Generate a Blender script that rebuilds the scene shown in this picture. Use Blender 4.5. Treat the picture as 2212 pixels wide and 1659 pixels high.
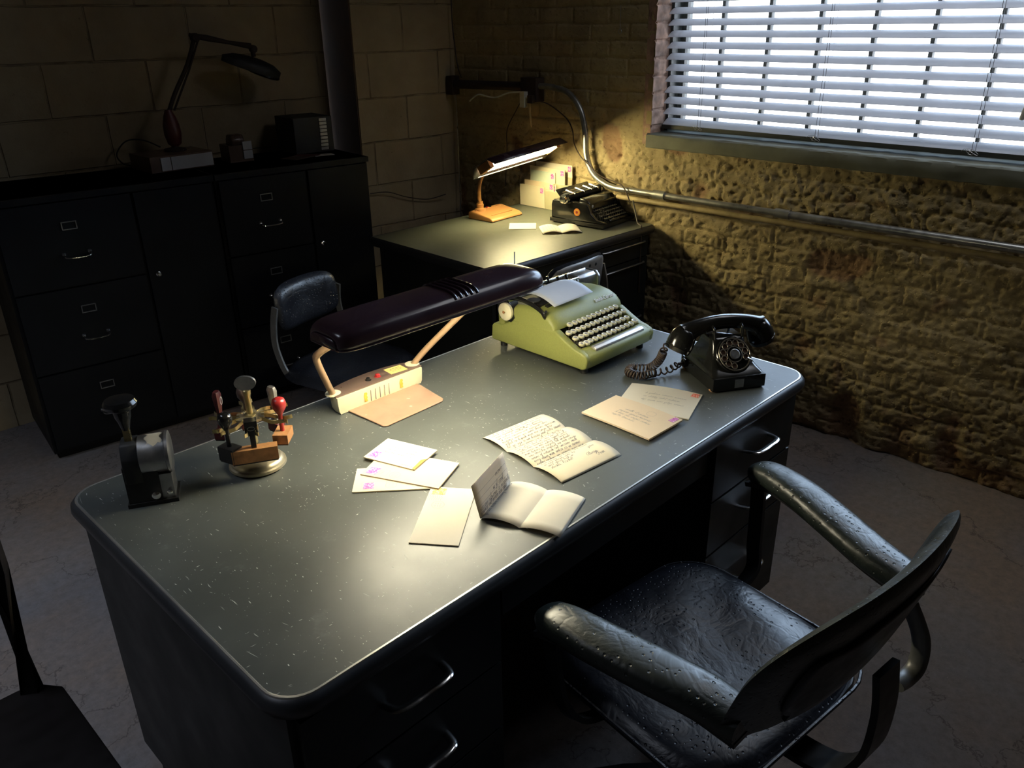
import bpy, bmesh, math, random
from mathutils import Vector, Matrix, noise
random.seed(7)
PI = math.pi
for o in list(bpy.data.objects):
    bpy.data.objects.remove(o)
SC = bpy.context.scene
COL = SC.collection

# ------------------------------------------------------------ camera, world, lights, exposure
cam_d = bpy.data.cameras.new('camera')
cam_d.sensor_width = 36
cam_d.lens = 1744.06 / 2212 * 36
cam_d.clip_start = 0.02
cam = bpy.data.objects.new('camera', cam_d)
COL.objects.link(cam)
CR, CU, CF = Vector((.69711, -.71682, -.01429)), Vector((.30435, .27782, .91115)), Vector((.64916, .63952, -.41183))
cm = Matrix((CR, CU, -CF)).transposed().to_4x4()
cm.translation = Vector((-.3507, -.7819, 1.5739))
cam.matrix_world = cm
SC.camera = cam

W_SKY = 12.5
w = bpy.data.worlds.new('sky')
SC.world = w
w.use_nodes = True
bg = w.node_tree.nodes['Background']
bg.inputs[0].default_value = (.74, .84, 1.0, 1)
bg.inputs[1].default_value = W_SKY
_n = w.node_tree.nodes
_tc, _sx, _rp = _n.new('ShaderNodeTexCoord'), _n.new('ShaderNodeSeparateXYZ'), _n.new('ShaderNodeValToRGB')
w.node_tree.links.new(_tc.outputs['Generated'], _sx.inputs[0])
w.node_tree.links.new(_sx.outputs[2], _rp.inputs[0])
_rp.color_ramp.elements[0].position = .0
_rp.color_ramp.elements[0].color = (.60, .56, .55, 1)
_rp.color_ramp.elements[1].position = .12
_rp.color_ramp.elements[1].color = (.62, .77, 1.0, 1)
w.node_tree.links.new(_rp.outputs[0], bg.inputs[0])

def area(name, loc, rot, sx, sy, power, col, portal=False):
    d = bpy.data.lights.new(name, 'AREA')
    d.shape = 'RECTANGLE'
    d.size = sx
    d.size_y = sy
    d.energy = power
    d.color = col
    if portal:
        d.cycles.is_portal = True
    o = bpy.data.objects.new(name, d)
    o.location = loc
    o.rotation_euler = rot
    o['kind'] = 'helper'
    COL.objects.link(o)
    return o
WIN = (-.60, 1.30, 1.12, 2.25)          # y0, y1, z0, z1 of the window opening
area('window_portal', (2.86, .35, 1.685), (0, PI/2, 0), 1.13, 1.9, 1, (1, 1, 1), True)

CL = [(-.95, 1.15, 9.5, (.78, .85, 1.0), 95, .45), (2.28, -.2, 6.0, (.93, .95, 1.0), 150, .6)]  # two added fill lights that lift the back wall and left floor
for _x, _y, _p, _c, _s, _w in CL:
    _o = area('added_fill_glow', (_x, _y, 2.80), (0, 0, 0), _w, 1.2, _p, _c)
    _o.data.spread = math.radians(_s)

SC.view_settings.view_transform = 'Standard'
SC.view_settings.look = 'None'
SC.view_settings.exposure = 0.0
SC.view_settings.gamma = 1.0
SC.view_settings.use_curve_mapping = False
SC.cycles.use_denoising = True
SC.cycles.max_bounces = 8
SC.cycles.diffuse_bounces = 4
SC.cycles.glossy_bounces = 4
SC.cycles.transmission_bounces = 6
SC.cycles.sample_clamp_indirect = 6
SC.cycles.caustics_reflective = False
SC.cycles.caustics_refractive = False

# ------------------------------------------------------------ materials
class NT:
    def __init__(s, name):
        s.m = bpy.data.materials.new(name)
        s.m.use_nodes = True
        s.t = s.m.node_tree
        s.b = s.t.nodes['Principled BSDF']
    def n(s, t, **kw):
        x = s.t.nodes.new(t)
        for k, v in kw.items():
            setattr(x, k, v)
        return x
    def l(s, a, b):
        s.t.links.new(a, b)
    def coord(s, scale=(1, 1, 1), rot=(0, 0, 0)):
        c = s.n('ShaderNodeTexCoord')
        m = s.n('ShaderNodeMapping')
        m.inputs['Scale'].default_value = scale
        m.inputs['Rotation'].default_value = rot
        s.l(c.outputs['Object'], m.inputs['Vector'])
        return m.outputs[0]
    def noise(s, v, scale, detail=4, rough=.55, dist=0):
        x = s.n('ShaderNodeTexNoise')
        x.inputs['Scale'].default_value = scale
        x.inputs['Detail'].default_value = detail
        x.inputs['Roughness'].default_value = rough
        x.inputs['Distortion'].default_value = dist
        s.l(v, x.inputs['Vector'])
        return x.outputs['Fac']
    def vor(s, v, scale, feature='F1', rand=1.0):
        x = s.n('ShaderNodeTexVoronoi', feature=feature)
        x.inputs['Scale'].default_value = scale
        x.inputs['Randomness'].default_value = rand
        s.l(v, x.inputs['Vector'])
        return x.outputs['Distance']
    def ramp(s, f, stops):
        x = s.n('ShaderNodeValToRGB')
        e = x.color_ramp.elements
        while len(e) < len(stops):
            e.new(.5)
        for i, (p, c) in enumerate(stops):
            e[i].position = p
            e[i].color = (c, c, c, 1) if isinstance(c, (int, float)) else (*c, 1)
        s.l(f, x.inputs['Fac'])
        return x.outputs['Color']
    def math(s, op, a, b=None):
        x = s.n('ShaderNodeMath', operation=op)
        for i, v in enumerate((a, b)):
            if v is None:
                continue
            if isinstance(v, (int, float)):
                x.inputs[i].default_value = v
            else:
                s.l(v, x.inputs[i])
        return x.outputs[0]
    def mix(s, f, a, b):
        x = s.n('ShaderNodeMix', data_type='RGBA')
        for sock, v in ((x.inputs[0], f), (x.inputs[6], a), (x.inputs[7], b)):
            if isinstance(v, tuple):
                sock.default_value = (*v, 1)
            elif isinstance(v, (int, float)):
                sock.default_value = v
            else:
                s.l(v, sock)
        return x.outputs[2]
    def bump(s, h, strength=.3, dist=.002, prev=None):
        x = s.n('ShaderNodeBump')
        x.inputs['Strength'].default_value = strength
        x.inputs['Distance'].default_value = dist
        s.l(h, x.inputs['Height'])
        if prev:
            s.l(prev, x.inputs['Normal'])
        s.l(x.outputs[0], s.b.inputs['Normal'])
        return x.outputs[0]
    def set(s, col=None, rough=None, metal=None, spec=None, coat=None):
        for k, v in (('Base Color', col), ('Roughness', rough), ('Metallic', metal), ('Specular IOR Level', spec), ('Coat Weight', coat)):
            if v is None:
                continue
            if isinstance(v, tuple):
                s.b.inputs[k].default_value = (*v, 1)
            elif isinstance(v, (int, float)):
                s.b.inputs[k].default_value = v
            else:
                s.l(v, s.b.inputs[k])

def M(name, col, rough=.5, metal=0, var=.15, vs=30, bump=0, bs=200, spec=.5, coat=0, rvar=.08):
    """a plain procedural finish: colour and gloss wander a little with noise"""
    t = NT(name)
    v = t.coord()
    f = t.noise(v, vs)
    dark = tuple(c * (1 - var) for c in col)
    lite = tuple(min(1, c * (1 + var)) for c in col)
    t.set(col=t.mix(t.ramp(f, [(.3, 0.0), (.7, 1.0)]), dark, lite), metal=metal, spec=spec, coat=coat)
    t.set(rough=t.ramp(f, [(.3, max(.02, rough - rvar)), (.7, min(1, rough + rvar))]))
    if bump:
        t.bump(t.noise(v, bs, 3), bump, .001)
    return t.m

def emis(name, col, strength):
    t = NT(name)
    t.set(col=(.8, .8, .8), rough=.5)
    t.b.inputs['Emission Color'].default_value = (*col, 1)
    t.b.inputs['Emission Strength'].default_value = strength
    return t.m

def desk_top_material(name, base, scratch=1.0):
    t = NT(name)
    v0 = t.coord()
    big = t.noise(v0, 3.5, 5, .6)
    fine = t.noise(v0, 40, 4, .6)
    mask = t.noise(v0, 5, 3, .6)
    tot = None
    for k, (rz, sx, sy, sc, th, off) in enumerate(((.5, 1, .16, 110, .085, 0), (-.35, .2, 1, 120, .085, 3), (1.1, 1, .10, 90, .075, 7), (2.3, 1, .35, 130, .10, 11), (.9, 1, 1, 120, .09, 5), (.15, 1, .03, 70, .03, 13))):
        c = t.n('ShaderNodeTexCoord')
        nz = t.n('ShaderNodeTexNoise')
        nz.inputs['Scale'].default_value = 9
        t.l(c.outputs['Object'], nz.inputs['Vector'])
        mul = t.n('ShaderNodeVectorMath', operation='SCALE')
        mul.inputs['Scale'].default_value = .05
        t.l(nz.outputs['Color'], mul.inputs[0])
        add = t.n('ShaderNodeVectorMath', operation='ADD')
        t.l(c.outputs['Object'], add.inputs[0])
        t.l(mul.outputs[0], add.inputs[1])
        m = t.n('ShaderNodeMapping')
        m.inputs['Rotation'].default_value = (0, 0, rz)
        m.inputs['Scale'].default_value = (sx, sy, 0)
        m.inputs['Location'].default_value = (off, off * .7, off)
        t.l(add.outputs[0], m.inputs['Vector'])
        d = t.vor(m.outputs[0], sc)
        s = t.ramp(d, [(th * .45, 1.0), (th, 0.0)])
        vn = t.n('ShaderNodeMapping')
        vn.inputs['Location'].default_value = (off * 3 + 1, 0, 0)
        t.l(c.outputs['Object'], vn.inputs['Vector'])
        mk = t.ramp(t.noise(vn.outputs[0], 6.5, 3, .6), [(.47, 0.0), (.58, 1.0)])
        s = t.math('MULTIPLY', s, mk)
        tot = s if tot is None else t.math('MAXIMUM', tot, s)
    tot = t.math('MULTIPLY', tot, scratch)
    scuff = t.ramp(t.noise(v0, 14, 8, .75), [(.60, 0.0), (.72, .35)])
    col = t.mix(t.ramp(big, [(.3, 0.0), (.7, 1.0)]), tuple(b * .8 for b in base), tuple(b * 1.25 for b in base))
    col = t.mix(scuff, col, (.16, .165, .155))
    col = t.mix(t.math('MULTIPLY', tot, .9), col, (.75, .75, .70))
    t.set(col=col, spec=.55)
    r = t.math('ADD', t.ramp(big, [(.3, .33), (.7, .43)]), t.math('MULTIPLY', fine, .08))
    t.set(rough=r)
    h = t.math('ADD', t.math('MULTIPLY', tot, -1.0), t.math('MULTIPLY', t.noise(v0, 160, 2), .05))
    t.bump(h, .35, .0012)
    return t.m

def leather(name, col, rough=.38):
    t = NT(name)
    v = t.coord()
    d = t.vor(v, 75, rand=.55)
    pit = t.ramp(d, [(.10, 0.0), (.22, 1.0)])
    crease = t.noise(v, 9, 5, .6, .8)
    wr = t.vor(v, 30, 'DISTANCE_TO_EDGE')
    h = t.math('ADD', t.math('MULTIPLY', pit, .8), t.math('MULTIPLY', crease, 2.2))
    h = t.math('ADD', h, t.math('MULTIPLY', t.ramp(wr, [(0, 0.0), (.12, 1.0)]), .12))
    t.set(col=t.mix(t.ramp(crease, [(.35, 0.0), (.65, 1.0)]), col, tuple(c * 1.3 for c in col)), spec=.6)
    t.set(rough=t.ramp(crease, [(.3, rough - .07), (.7, rough + .12)]))
    t.bump(h, .7, .0024)
    return t.m

def brick_material():
    t = NT('painted_brick')
    a = t.n('ShaderNodeAttribute', attribute_name='worn')
    v = t.coord()
    f = t.noise(v, 5, 6, .65)
    g = t.noise(v, 45, 5, .7)
    paint = t.mix(t.ramp(f, [(.3, 0.0), (.7, 1.0)]), (.33, .255, .135), (.52, .42, .235))
    paint = t.mix(t.ramp(g, [(.56, 0.0), (.70, .65)]), paint, (.20, .145, .08))
    brick = t.mix(g, (.24, .13, .075), (.36, .25, .15))
    t.set(col=t.mix(a.outputs['Color'], paint, brick), rough=.9, spec=.2)
    pits = t.ramp(t.vor(v, 60), [(.08, 0.0), (.25, 1.0)])
    b = t.bump(t.math('ADD', g, t.math('MULTIPLY', pits, .5)), .8, .005)
    t.bump(t.noise(v, 220, 3, .7), .3, .0015, b)
    return t.m

def block_material(name, off=0):
    """painted concrete block: courses and joints as bump, drips and specks as stains"""
    t = NT(name)
    c = t.n('ShaderNodeTexCoord')
    sp = t.n('ShaderNodeSeparateXYZ')
    t.l(c.outputs['Object'], sp.inputs[0])
    cb = t.n('ShaderNodeCombineXYZ')
    t.l(sp.outputs[0], cb.inputs[0])
    t.l(sp.outputs[2], cb.inputs[1])
    ad = t.n('ShaderNodeVectorMath', operation='ADD')
    ad.inputs[1].default_value = (off, -.0, 0)
    t.l(cb.outputs[0], ad.inputs[0])
    nz = t.n('ShaderNodeTexNoise')
    nz.inputs['Scale'].default_value = 6
    t.l(c.outputs['Object'], nz.inputs['Vector'])
    sc = t.n('ShaderNodeVectorMath', operation='SCALE')
    sc.inputs['Scale'].default_value = .012
    t.l(nz.outputs['Color'], sc.inputs[0])
    ad2 = t.n('ShaderNodeVectorMath', operation='ADD')
    t.l(ad.outputs[0], ad2.inputs[0])
    t.l(sc.outputs[0], ad2.inputs[1])
    br = t.n('ShaderNodeTexBrick')
    br.inputs['Scale'].default_value = 1
    br.inputs['Brick Width'].default_value = .41
    br.inputs['Row Height'].default_value = .2065
    br.inputs['Mortar Size'].default_value = .005
    br.inputs['Mortar Smooth'].default_value = .6
    t.l(ad2.outputs[0], br.inputs['Vector'])
    v = c.outputs['Object']
    f = t.noise(v, 4, 6, .6)
    g = t.noise(v, 55, 5, .7)
    col = t.mix(t.ramp(f, [(.3, 0.0), (.75, 1.0)]), (.33, .26, .16), (.47, .385, .25))
    col = t.mix(t.ramp(t.noise(v, 26, 6, .8), [(.62, 0.0), (.70, .8)]), col, (.10, .07, .045))
    gap = t.math('MULTIPLY', br.outputs['Fac'], t.ramp(t.noise(v, 9, 3, .6), [(.42, 0.0), (.6, 1.0)]))
    col = t.mix(t.math('MULTIPLY', gap, .6), col, (.12, .085, .05))
    t.set(col=col, rough=.85, spec=.25)
    h = t.math('ADD', t.math('MULTIPLY', br.outputs['Fac'], -1.6), t.math('MULTIPLY', g, .5))
    t.bump(h, .8, .006)
    return t.m

def floor_material():
    t = NT('worn_concrete')
    v = t.coord()
    f = t.noise(v, 1.3, 7, .65)
    g = t.noise(v, 38, 6, .75)
    sp = t.ramp(t.vor(v, 90), [(.05, 1.0), (.13, 0.0)])
    col = t.mix(t.ramp(f, [(.35, 0.0), (.62, 1.0)]), (.19, .195, .215), (.235, .18, .145))
    col = t.mix(t.ramp(g, [(.35, 0.0), (.75, .7)]), col, (.09, .08, .075))
    col = t.mix(t.math('MULTIPLY', sp, t.ramp(g, [(.5, 0.0), (.6, .8)])), col, (.42, .40, .38))
    n2 = t.noise(v, 1.1, 8, .6)
    crack = t.ramp(n2, [(.498, 0.0), (.5, .6), (.502, 0.0)])
    col = t.mix(crack, col, (.03, .025, .02))
    t.set(col=col, rough=t.ramp(f, [(.3, .62), (.7, .8)]), spec=.3)
    b = t.bump(g, .5, .004)
    t.bump(t.noise(v, 300, 3, .7), .35, .001, b)
    return t.m

MT = {}
MT['desk_top'] = desk_top_material('scratched_desk_top', (.062, .068, .063))
MT['desk_top2'] = desk_top_material('dull_desk_top', (.085, .090, .070), .25)
MT['desk_body'] = M('dark_green_steel', (.010, .012, .012), .5, vs=9, spec=.4)
MT['desk_rim'] = M('worn_metal_rim', (.62, .62, .60), .36, .9, vs=18, var=.05, rvar=.02)
MT['rim_dark'] = M('dark_rim', (.020, .022, .026), .42, 0, vs=18, spec=.7, rvar=.02, var=.1)
MT['chrome'] = M('chrome', (.78, .78, .78), .16, 1, var=.06)
MT['satin'] = M('satin_steel', (.62, .61, .58), .38, .7, var=.05, rvar=.03)
MT['steel'] = M('dull_steel', (.42, .42, .42), .36, .9, var=.2, vs=40)
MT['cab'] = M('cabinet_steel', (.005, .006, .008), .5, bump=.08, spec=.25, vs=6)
MT['leather'] = leather('dark_navy_leather', (.010, .012, .019), .36)
MT['leather_green'] = leather('dark_green_leather', (.016, .021, .018), .36)
MT['chair_metal'] = M('dark_chair_metal', (.02, .02, .021), .4, .4)
MT['dullback'] = M('grey_perforated_metal', (.30, .29, .28), .4, .5)
MT['chair_grey'] = M('grey_chair_metal', (.22, .22, .215), .45, .6)
MT['black'] = M('black_enamel', (.010, .010, .010), .16, spec=.6, rvar=.05, var=.2)
MT['black_matt'] = M('matt_black', (.012, .012, .012), .6)
MT['bake'] = M('black_bakelite', (.012, .012, .011), .17, spec=.6, rvar=.06, vs=14)
MT['shade'] = M('maroon_brown_enamel', (.050, .026, .034), .24, spec=.6, rvar=.06, vs=8, coat=.2)
MT['reflector'] = M('white_reflector', (.85, .83, .76), .5, var=.03)
MT['bronze'] = M('bronze_tube', (.40, .26, .15), .30, .2, var=.02, rvar=.01)
MT['cream'] = M('cream_enamel', (.66, .60, .40), .35, var=.06)
MT['rackcream'] = M('aged_cream_metal', (.42, .39, .25), .5, var=.06)
MT['brownpl'] = M('brown_enamel', (.13, .085, .065), .34, .1, vs=12, var=.1)
MT['plate'] = M('copper_tan_enamel', (.40, .25, .165), .2, .15, var=.08)
MT['olive'] = M('olive_green_crinkle', (.265, .28, .080), .42, vs=300, var=.08, bump=.25, bs=900)
MT['key'] = M('cream_key', (.82, .75, .52), .3, var=.06)
MT['keydark'] = M('dark_key_stem', (.05, .035, .03), .5)
MT['dark'] = M('dark_mechanism', (.018, .014, .012), .5, .3)
MT['dialmetal'] = M('worn_dial_metal', (.34, .30, .25), .3, .8, var=.1, vs=90)
MT['dialbrown'] = M('brown_dial_face', (.13, .07, .045), .4)
MT['palestrip'] = M('pale_blue_strip', (.45, .55, .66), .4, .3)
MT['red'] = M('red_plastic', (.30, .02, .02), .3)
MT['darkred'] = M('dark_red_wood', (.10, .02, .02), .4)
MT['wood'] = M('orange_brown_wood', (.36, .17, .065), .45, vs=60, var=.3)
MT['brass'] = M('aged_brass', (.55, .45, .22), .3, .95, var=.2)
MT['nickel'] = M('tarnished_nickel_base', (.46, .40, .27), .42, .8, var=.06, rvar=.03)
MT['lamp2'] = M('orange_tan_enamel', (.40, .19, .065), .36, .1, var=.03, vs=15, rvar=.02)
MT['paper'] = M('cream_paper', (.80, .72, .54), .85, var=.03, vs=12, spec=.2, bump=.1, bs=60)
MT['paper2'] = M('pale_paper', (.80, .75, .63), .85, var=.03, vs=12, spec=.2)
MT['paper3'] = M('warm_paper', (.80, .66, .48), .85, var=.03, vs=12, spec=.2)
MT['white'] = M('white_sheet', (.80, .82, .88), .8, var=.02, spec=.2)
MT['greenpaper'] = M('pale_green_paper', (.55, .62, .50), .85, var=.04, spec=.2)
MT['ink'] = M('blue_black_ink', (.05, .05, .08), .8)
MT['inklight'] = M('faded_ink', (.30, .27, .24), .8)
MT['orange'] = M('orange_print', (.75, .22, .04), .5)
MT['amber'] = M('amber_tape', (.66, .36, .05), .5)
MT['yellow'] = M('yellow_sticker', (.80, .62, .20), .5)
MT['conduit'] = M('galvanised_pipe', (.38, .38, .36), .35, .75, var=.25, vs=25)
MT['oldpipe'] = M('painted_pipe', (.42, .33, .17), .6, var=.25, vs=18, bump=.3, bs=60)
MT['rust'] = M('rusty_black_iron', (.035, .022, .018), .8, bump=.4, bs=40)
def slat_material():
    t = NT('grey_white_slat')
    f = t.noise(t.coord(), 30)
    t.set(col=t.mix(f, (.68, .69, .72), (.78, .79, .82)), rough=.4)
    tr = t.n('ShaderNodeBsdfTranslucent')
    tr.inputs[0].default_value = (.75, .80, .88, 1)
    mx = t.n('ShaderNodeMixShader')
    mx.inputs[0].default_value = .25
    t.l(t.b.outputs[0], mx.inputs[1])
    t.l(tr.outputs[0], mx.inputs[2])
    t.l(mx.outputs[0], t.t.nodes['Material Output'].inputs['Surface'])
    return t.m
MT['slat'] = slat_material()
MT['frame'] = M('dark_window_frame', (.05, .055, .05), .5, bump=.2, bs=60)
MT['concrete'] = M('grey_green_sill', (.16, .165, .125), .8, vs=8, var=.25, bump=.4, bs=50)
MT['redbrick'] = M('flaked_brick', (.42, .27, .20), .9, vs=25, var=.45, bump=.8, bs=40)
MT['cordbrown'] = M('brown_cord', (.045, .028, .02), .6)
MT['whitepl'] = M('white_plastic', (.62, .62, .54), .45)
MT['ceiling'] = M('dark_ceiling', (.10, .09, .08), .9)
MT['wallplain'] = M('dim_painted_wall', (.22, .19, .15), .9)
MT['brownwall'] = M('brown_stain_and_shade', (.10, .055, .03), .85, vs=6, var=.3, bump=.4, bs=60)  # brown stain, with the pier side's shade worked into the dark tone
MT['darkwood'] = M('almost_black_wood', (.006, .004, .004), .6, spec=.3)
MT['floor'] = floor_material()
MT['brick'] = brick_material()
MT['block'] = block_material('painted_block')
MT['block2'] = block_material('painted_pier_block', .13)
def see_through(m, k, col):
    nt = m.node_tree
    tr = nt.nodes.new('ShaderNodeBsdfTranslucent')
    tr.inputs[0].default_value = (*col, 1)
    mx = nt.nodes.new('ShaderNodeMixShader')
    mx.inputs[0].default_value = k
    nt.links.new(nt.nodes['Principled BSDF'].outputs[0], mx.inputs[1])
    nt.links.new(tr.outputs[0], mx.inputs[2])
    nt.links.new(mx.outputs[0], nt.nodes['Material Output'].inputs['Surface'])
for k_ in ('paper', 'paper2', 'paper3', 'white'):
    see_through(MT[k_], .25, (.80, .66, .42) if k_ != 'white' else (.8, .8, .8))
def stamp_material(name, a, b):
    t = NT(name)
    v = t.coord()
    f = t.noise(v, 260, 3, .6, 1.2)
    t.set(col=t.mix(t.ramp(f, [(.52, 0.0), (.56, 1.0)]), a, b), rough=.7)
    return t.m
MT['stamp'] = stamp_material('purple_print', (.40, .06, .32), (.80, .55, .74))
MT['stamp_gold'] = stamp_material('gold_print', (.50, .36, .05), (.80, .70, .45))
MT['stamp_red'] = stamp_material('red_label_print', (.72, .12, .07), (.80, .55, .42))
gt = NT('window_glass')
_tr, _gl, _mx, _fr = gt.n('ShaderNodeBsdfTransparent'), gt.n('ShaderNodeBsdfGlossy'), gt.n('ShaderNodeMixShader'), gt.n('ShaderNodeFresnel')
_tr.inputs[0].default_value = (.93, .96, .97, 1)
_gl.inputs['Roughness'].default_value = .02
_fr.inputs[0].default_value = 1.45
gt.l(_fr.outputs[0], _mx.inputs[0])
gt.l(_tr.outputs[0], _mx.inputs[1])
gt.l(_gl.outputs[0], _mx.inputs[2])
gt.l(_mx.outputs[0], gt.t.nodes['Material Output'].inputs['Surface'])
MT['glass'] = gt.m
TUBE1 = emis('lit_tube', (1.0, .91, .66), 68)
TUBE2 = emis('lit_tube_warm', (1.0, .86, .44), 76)

# ------------------------------------------------------------ mesh helpers
def rotm(ax, a):
    return Matrix.Rotation(a, 4, ax)
def T(x, y, z):
    return Matrix.Translation((x, y, z))
class B:
    """collects shapes, then links them as one mesh object"""
    def __init__(s):
        s.bm = bmesh.new()
        s.mi = 0
    def _add(s, vs, fs, mtx=None):
        bv = [s.bm.verts.new(mtx @ Vector(v) if mtx else Vector(v)) for v in vs]
        out = []
        for f in fs:
            try:
                fc = s.bm.faces.new([bv[i] for i in f])
                fc.material_index = s.mi
                out.append(fc)
            except ValueError:
                pass
        return bv, out
    def box(s, x0, x1, y0, y1, z0, z1, bev=0, seg=2, mtx=None):
        vs = [(x, y, z) for x in (x0, x1) for y in (y0, y1) for z in (z0, z1)]
        fs = [(0, 1, 3, 2), (4, 6, 7, 5), (0, 4, 5, 1), (2, 3, 7, 6), (0, 2, 6, 4), (1, 5, 7, 3)]
        bv, fc = s._add(vs, fs, mtx)
        if bev:
            s._bev(fc, bev, seg)
        return s
    def _bev(s, fc, bev, seg, ang=25):
        es = set()
        for f in fc:
            for e in f.edges:
                if len(e.link_faces) == 2 and e.calc_face_angle(0) > math.radians(ang):
                    es.add(e)
        r = bmesh.ops.bevel(s.bm, geom=list(es), offset=bev, segments=seg, profile=.5, affect='EDGES', clamp_overlap=True)
        for f in r['faces']:
            f.material_index = s.mi
    def prism(s, pts, a0, a1, axis='x', bev=0, seg=2, mtx=None, ang=25):
        n = len(pts)
        def P3(p, a):
            return {'x': (a, p[0], p[1]), 'y': (p[0], a, p[1]), 'z': (p[0], p[1], a)}[axis]
        vs = [P3(p, a0) for p in pts] + [P3(p, a1) for p in pts]
        fs = [tuple(range(n))[::-1], tuple(range(n, 2 * n))] + [(i, (i + 1) % n, n + (i + 1) % n, n + i) for i in range(n)]
        bv, fc = s._add(vs, fs, mtx)
        bmesh.ops.recalc_face_normals(s.bm, faces=fc)
        if bev:
            s._bev(fc, bev, seg, ang)
        return s
    def loft(s, rings, close=True, caps=True, mtx=None):
        """rings: list of equal-length point loops"""
        n = len(rings[0])
        vs = [p for r in rings for p in r]
        fs = []
        for k in range(len(rings) - 1):
            for i in range(n if close else n - 1):
                j = (i + 1) % n
                fs.append((k * n + i, k * n + j, (k + 1) * n + j, (k + 1) * n + i))
        if caps:
            fs.append(tuple(range(n))[::-1])
            fs.append(tuple((len(rings) - 1) * n + i for i in range(n)))
        bv, fc = s._add(vs, fs, mtx)
        bmesh.ops.recalc_face_normals(s.bm, faces=fc)
        return s
    def lathe(s, prof, n=32, mtx=None):
        rings = [[(r * math.cos(2 * PI * i / n), r * math.sin(2 * PI * i / n), z) for i in range(n)] for r, z in prof]
        return s.loft(rings, mtx=mtx)
    def cyl(s, p, q, r, n=16, r2=None):
        return s.tube([p, q], [r, r if r2 is None else r2], n)
    def tube(s, pts, r, n=10, flat=None, mtx=None, up=None):
        """round (or flattened: flat=(a,b)) bar along a path"""
        pts = [Vector(p) for p in pts]
        m = len(pts)
        rs = r if isinstance(r, (list, tuple)) else [r] * m
        rings = []
        u = None
        for i, p in enumerate(pts):
            d = (pts[min(i + 1, m - 1)] - pts[max(i - 1, 0)]).normalized()
            if u is None:
                u = Vector(up) if up else (Vector((0, 0, 1)) if abs(d.z) < .9 else Vector((1, 0, 0)))
            elif up:
                u = Vector(up)
            u = (u - d * u.dot(d)).normalized()
            v = d.cross(u)
            a, b = (flat if flat else (1, 1))
            rings.append([tuple(p + (v * math.cos(2 * PI * k / n) * a + u * math.sin(2 * PI * k / n) * b) * rs[i]) for k in range(n)])
        return s.loft(rings, mtx=mtx)
    def bar(s, pts, w, h, up=(0, 0, 1), mtx=None):
        """rectangular bar along a path"""
        pts = [Vector(p) for p in pts]
        rings = []
        for i, p in enumerate(pts):
            d = (pts[min(i + 1, len(pts) - 1)] - pts[max(i - 1, 0)]).normalized()
            u = Vector(up)
            u = (u - d * u.dot(d)).normalized()
            v = d.cross(u)
            rings.append([tuple(p + v * a * w / 2 + u * b * h / 2) for a, b in ((-1, -1), (1, -1), (1, 1), (-1, 1))])
        return s.loft(rings, mtx=mtx)
    def grid(s, f, nu, nv, mtx=None, thick=0):
        vs = [f(i / nu, j / nv) for i in range(nu + 1) for j in range(nv + 1)]
        fs = [(i * (nv + 1) + j, (i + 1) * (nv + 1) + j, (i + 1) * (nv + 1) + j + 1, i * (nv + 1) + j + 1) for i in range(nu) for j in range(nv)]
        s._add(vs, fs, mtx)
        return s
    def quad(s, a, b, c, d, mtx=None):
        s._add([a, b, c, d], [(0, 1, 2, 3)], mtx)
        return s
    def stroke(s, pts, wd, mtx=None, nrm=(0, 0, 1)):
        """flat ink ribbon"""
        pts = [Vector(p) for p in pts]
        if len(pts) < 2:
            return s
        L, R = [], []
        N = Vector(nrm)
        for i, p in enumerate(pts):
            d = pts[min(i + 1, len(pts) - 1)] - pts[max(i - 1, 0)]
            if d.length < 1e-9:
                d = Vector((1, 0, 0))
            v = N.cross(d).normalized() * wd / 2
            L.append(tuple(p + v)); R.append(tuple(p - v))
        n = len(pts)
        s._add(L + R, [(i, n + i, n + i + 1, i + 1) for i in range(n - 1)], mtx)
        return s
    def obj(s, name, mats, parent=None, smooth=40, solid=0, sub=0, loc=None):
        me = bpy.data.meshes.new(name)
        s.bm.to_mesh(me)
        s.bm.free()
        if not isinstance(mats, (list, tuple)):
            mats = [mats]
        for m in mats:
            me.materials.append(MT[m] if isinstance(m, str) else m)
        o = bpy.data.objects.new(name, me)
        COL.objects.link(o)
        if smooth:
            me.polygons.foreach_set('use_smooth', [True] * len(me.polygons))
            me.set_sharp_from_angle(angle=math.radians(smooth))
        if parent:
            o.parent = parent
        if loc:
            o.location = loc
        if solid:
            md = o.modifiers.new('solid', 'SOLIDIFY')
            md.thickness = solid
            md.offset = -1 if solid > 0 else 1
        if sub:
            md = o.modifiers.new('sub', 'SUBSURF')
            md.levels = md.render_levels = sub
        return o
def tag(o, label=None, cat=None, group=None, kind=None):
    if label:
        o['label'] = label
    if cat:
        o['category'] = cat
    if group:
        o['group'] = group
    if kind:
        o['kind'] = kind
    return o
def thing(name, label, cat, loc=(0, 0, 0), rz=0, group=None):
    o = bpy.data.objects.new(name, None)
    o.empty_display_size = .05
    COL.objects.link(o)
    o.location = loc
    o.rotation_euler = (0, 0, rz)
    return tag(o, label, cat, group)
def struct(o):
    o['kind'] = 'structure'
    return o
def smooth_path(pts, n=6):
    pts = [Vector(p) for p in pts]
    out = []
    for i in range(len(pts) - 1):
        p0, p1, p2, p3 = pts[max(i - 1, 0)], pts[i], pts[i + 1], pts[min(i + 2, len(pts) - 1)]
        for k in range(n):
            t = k / n
            out.append(.5 * ((2 * p1) + (-p0 + p2) * t + (2 * p0 - 5 * p1 + 4 * p2 - p3) * t * t + (-p0 + 3 * p1 - 3 * p2 + p3) * t ** 3))
    out.append(pts[-1])
    return out
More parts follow.
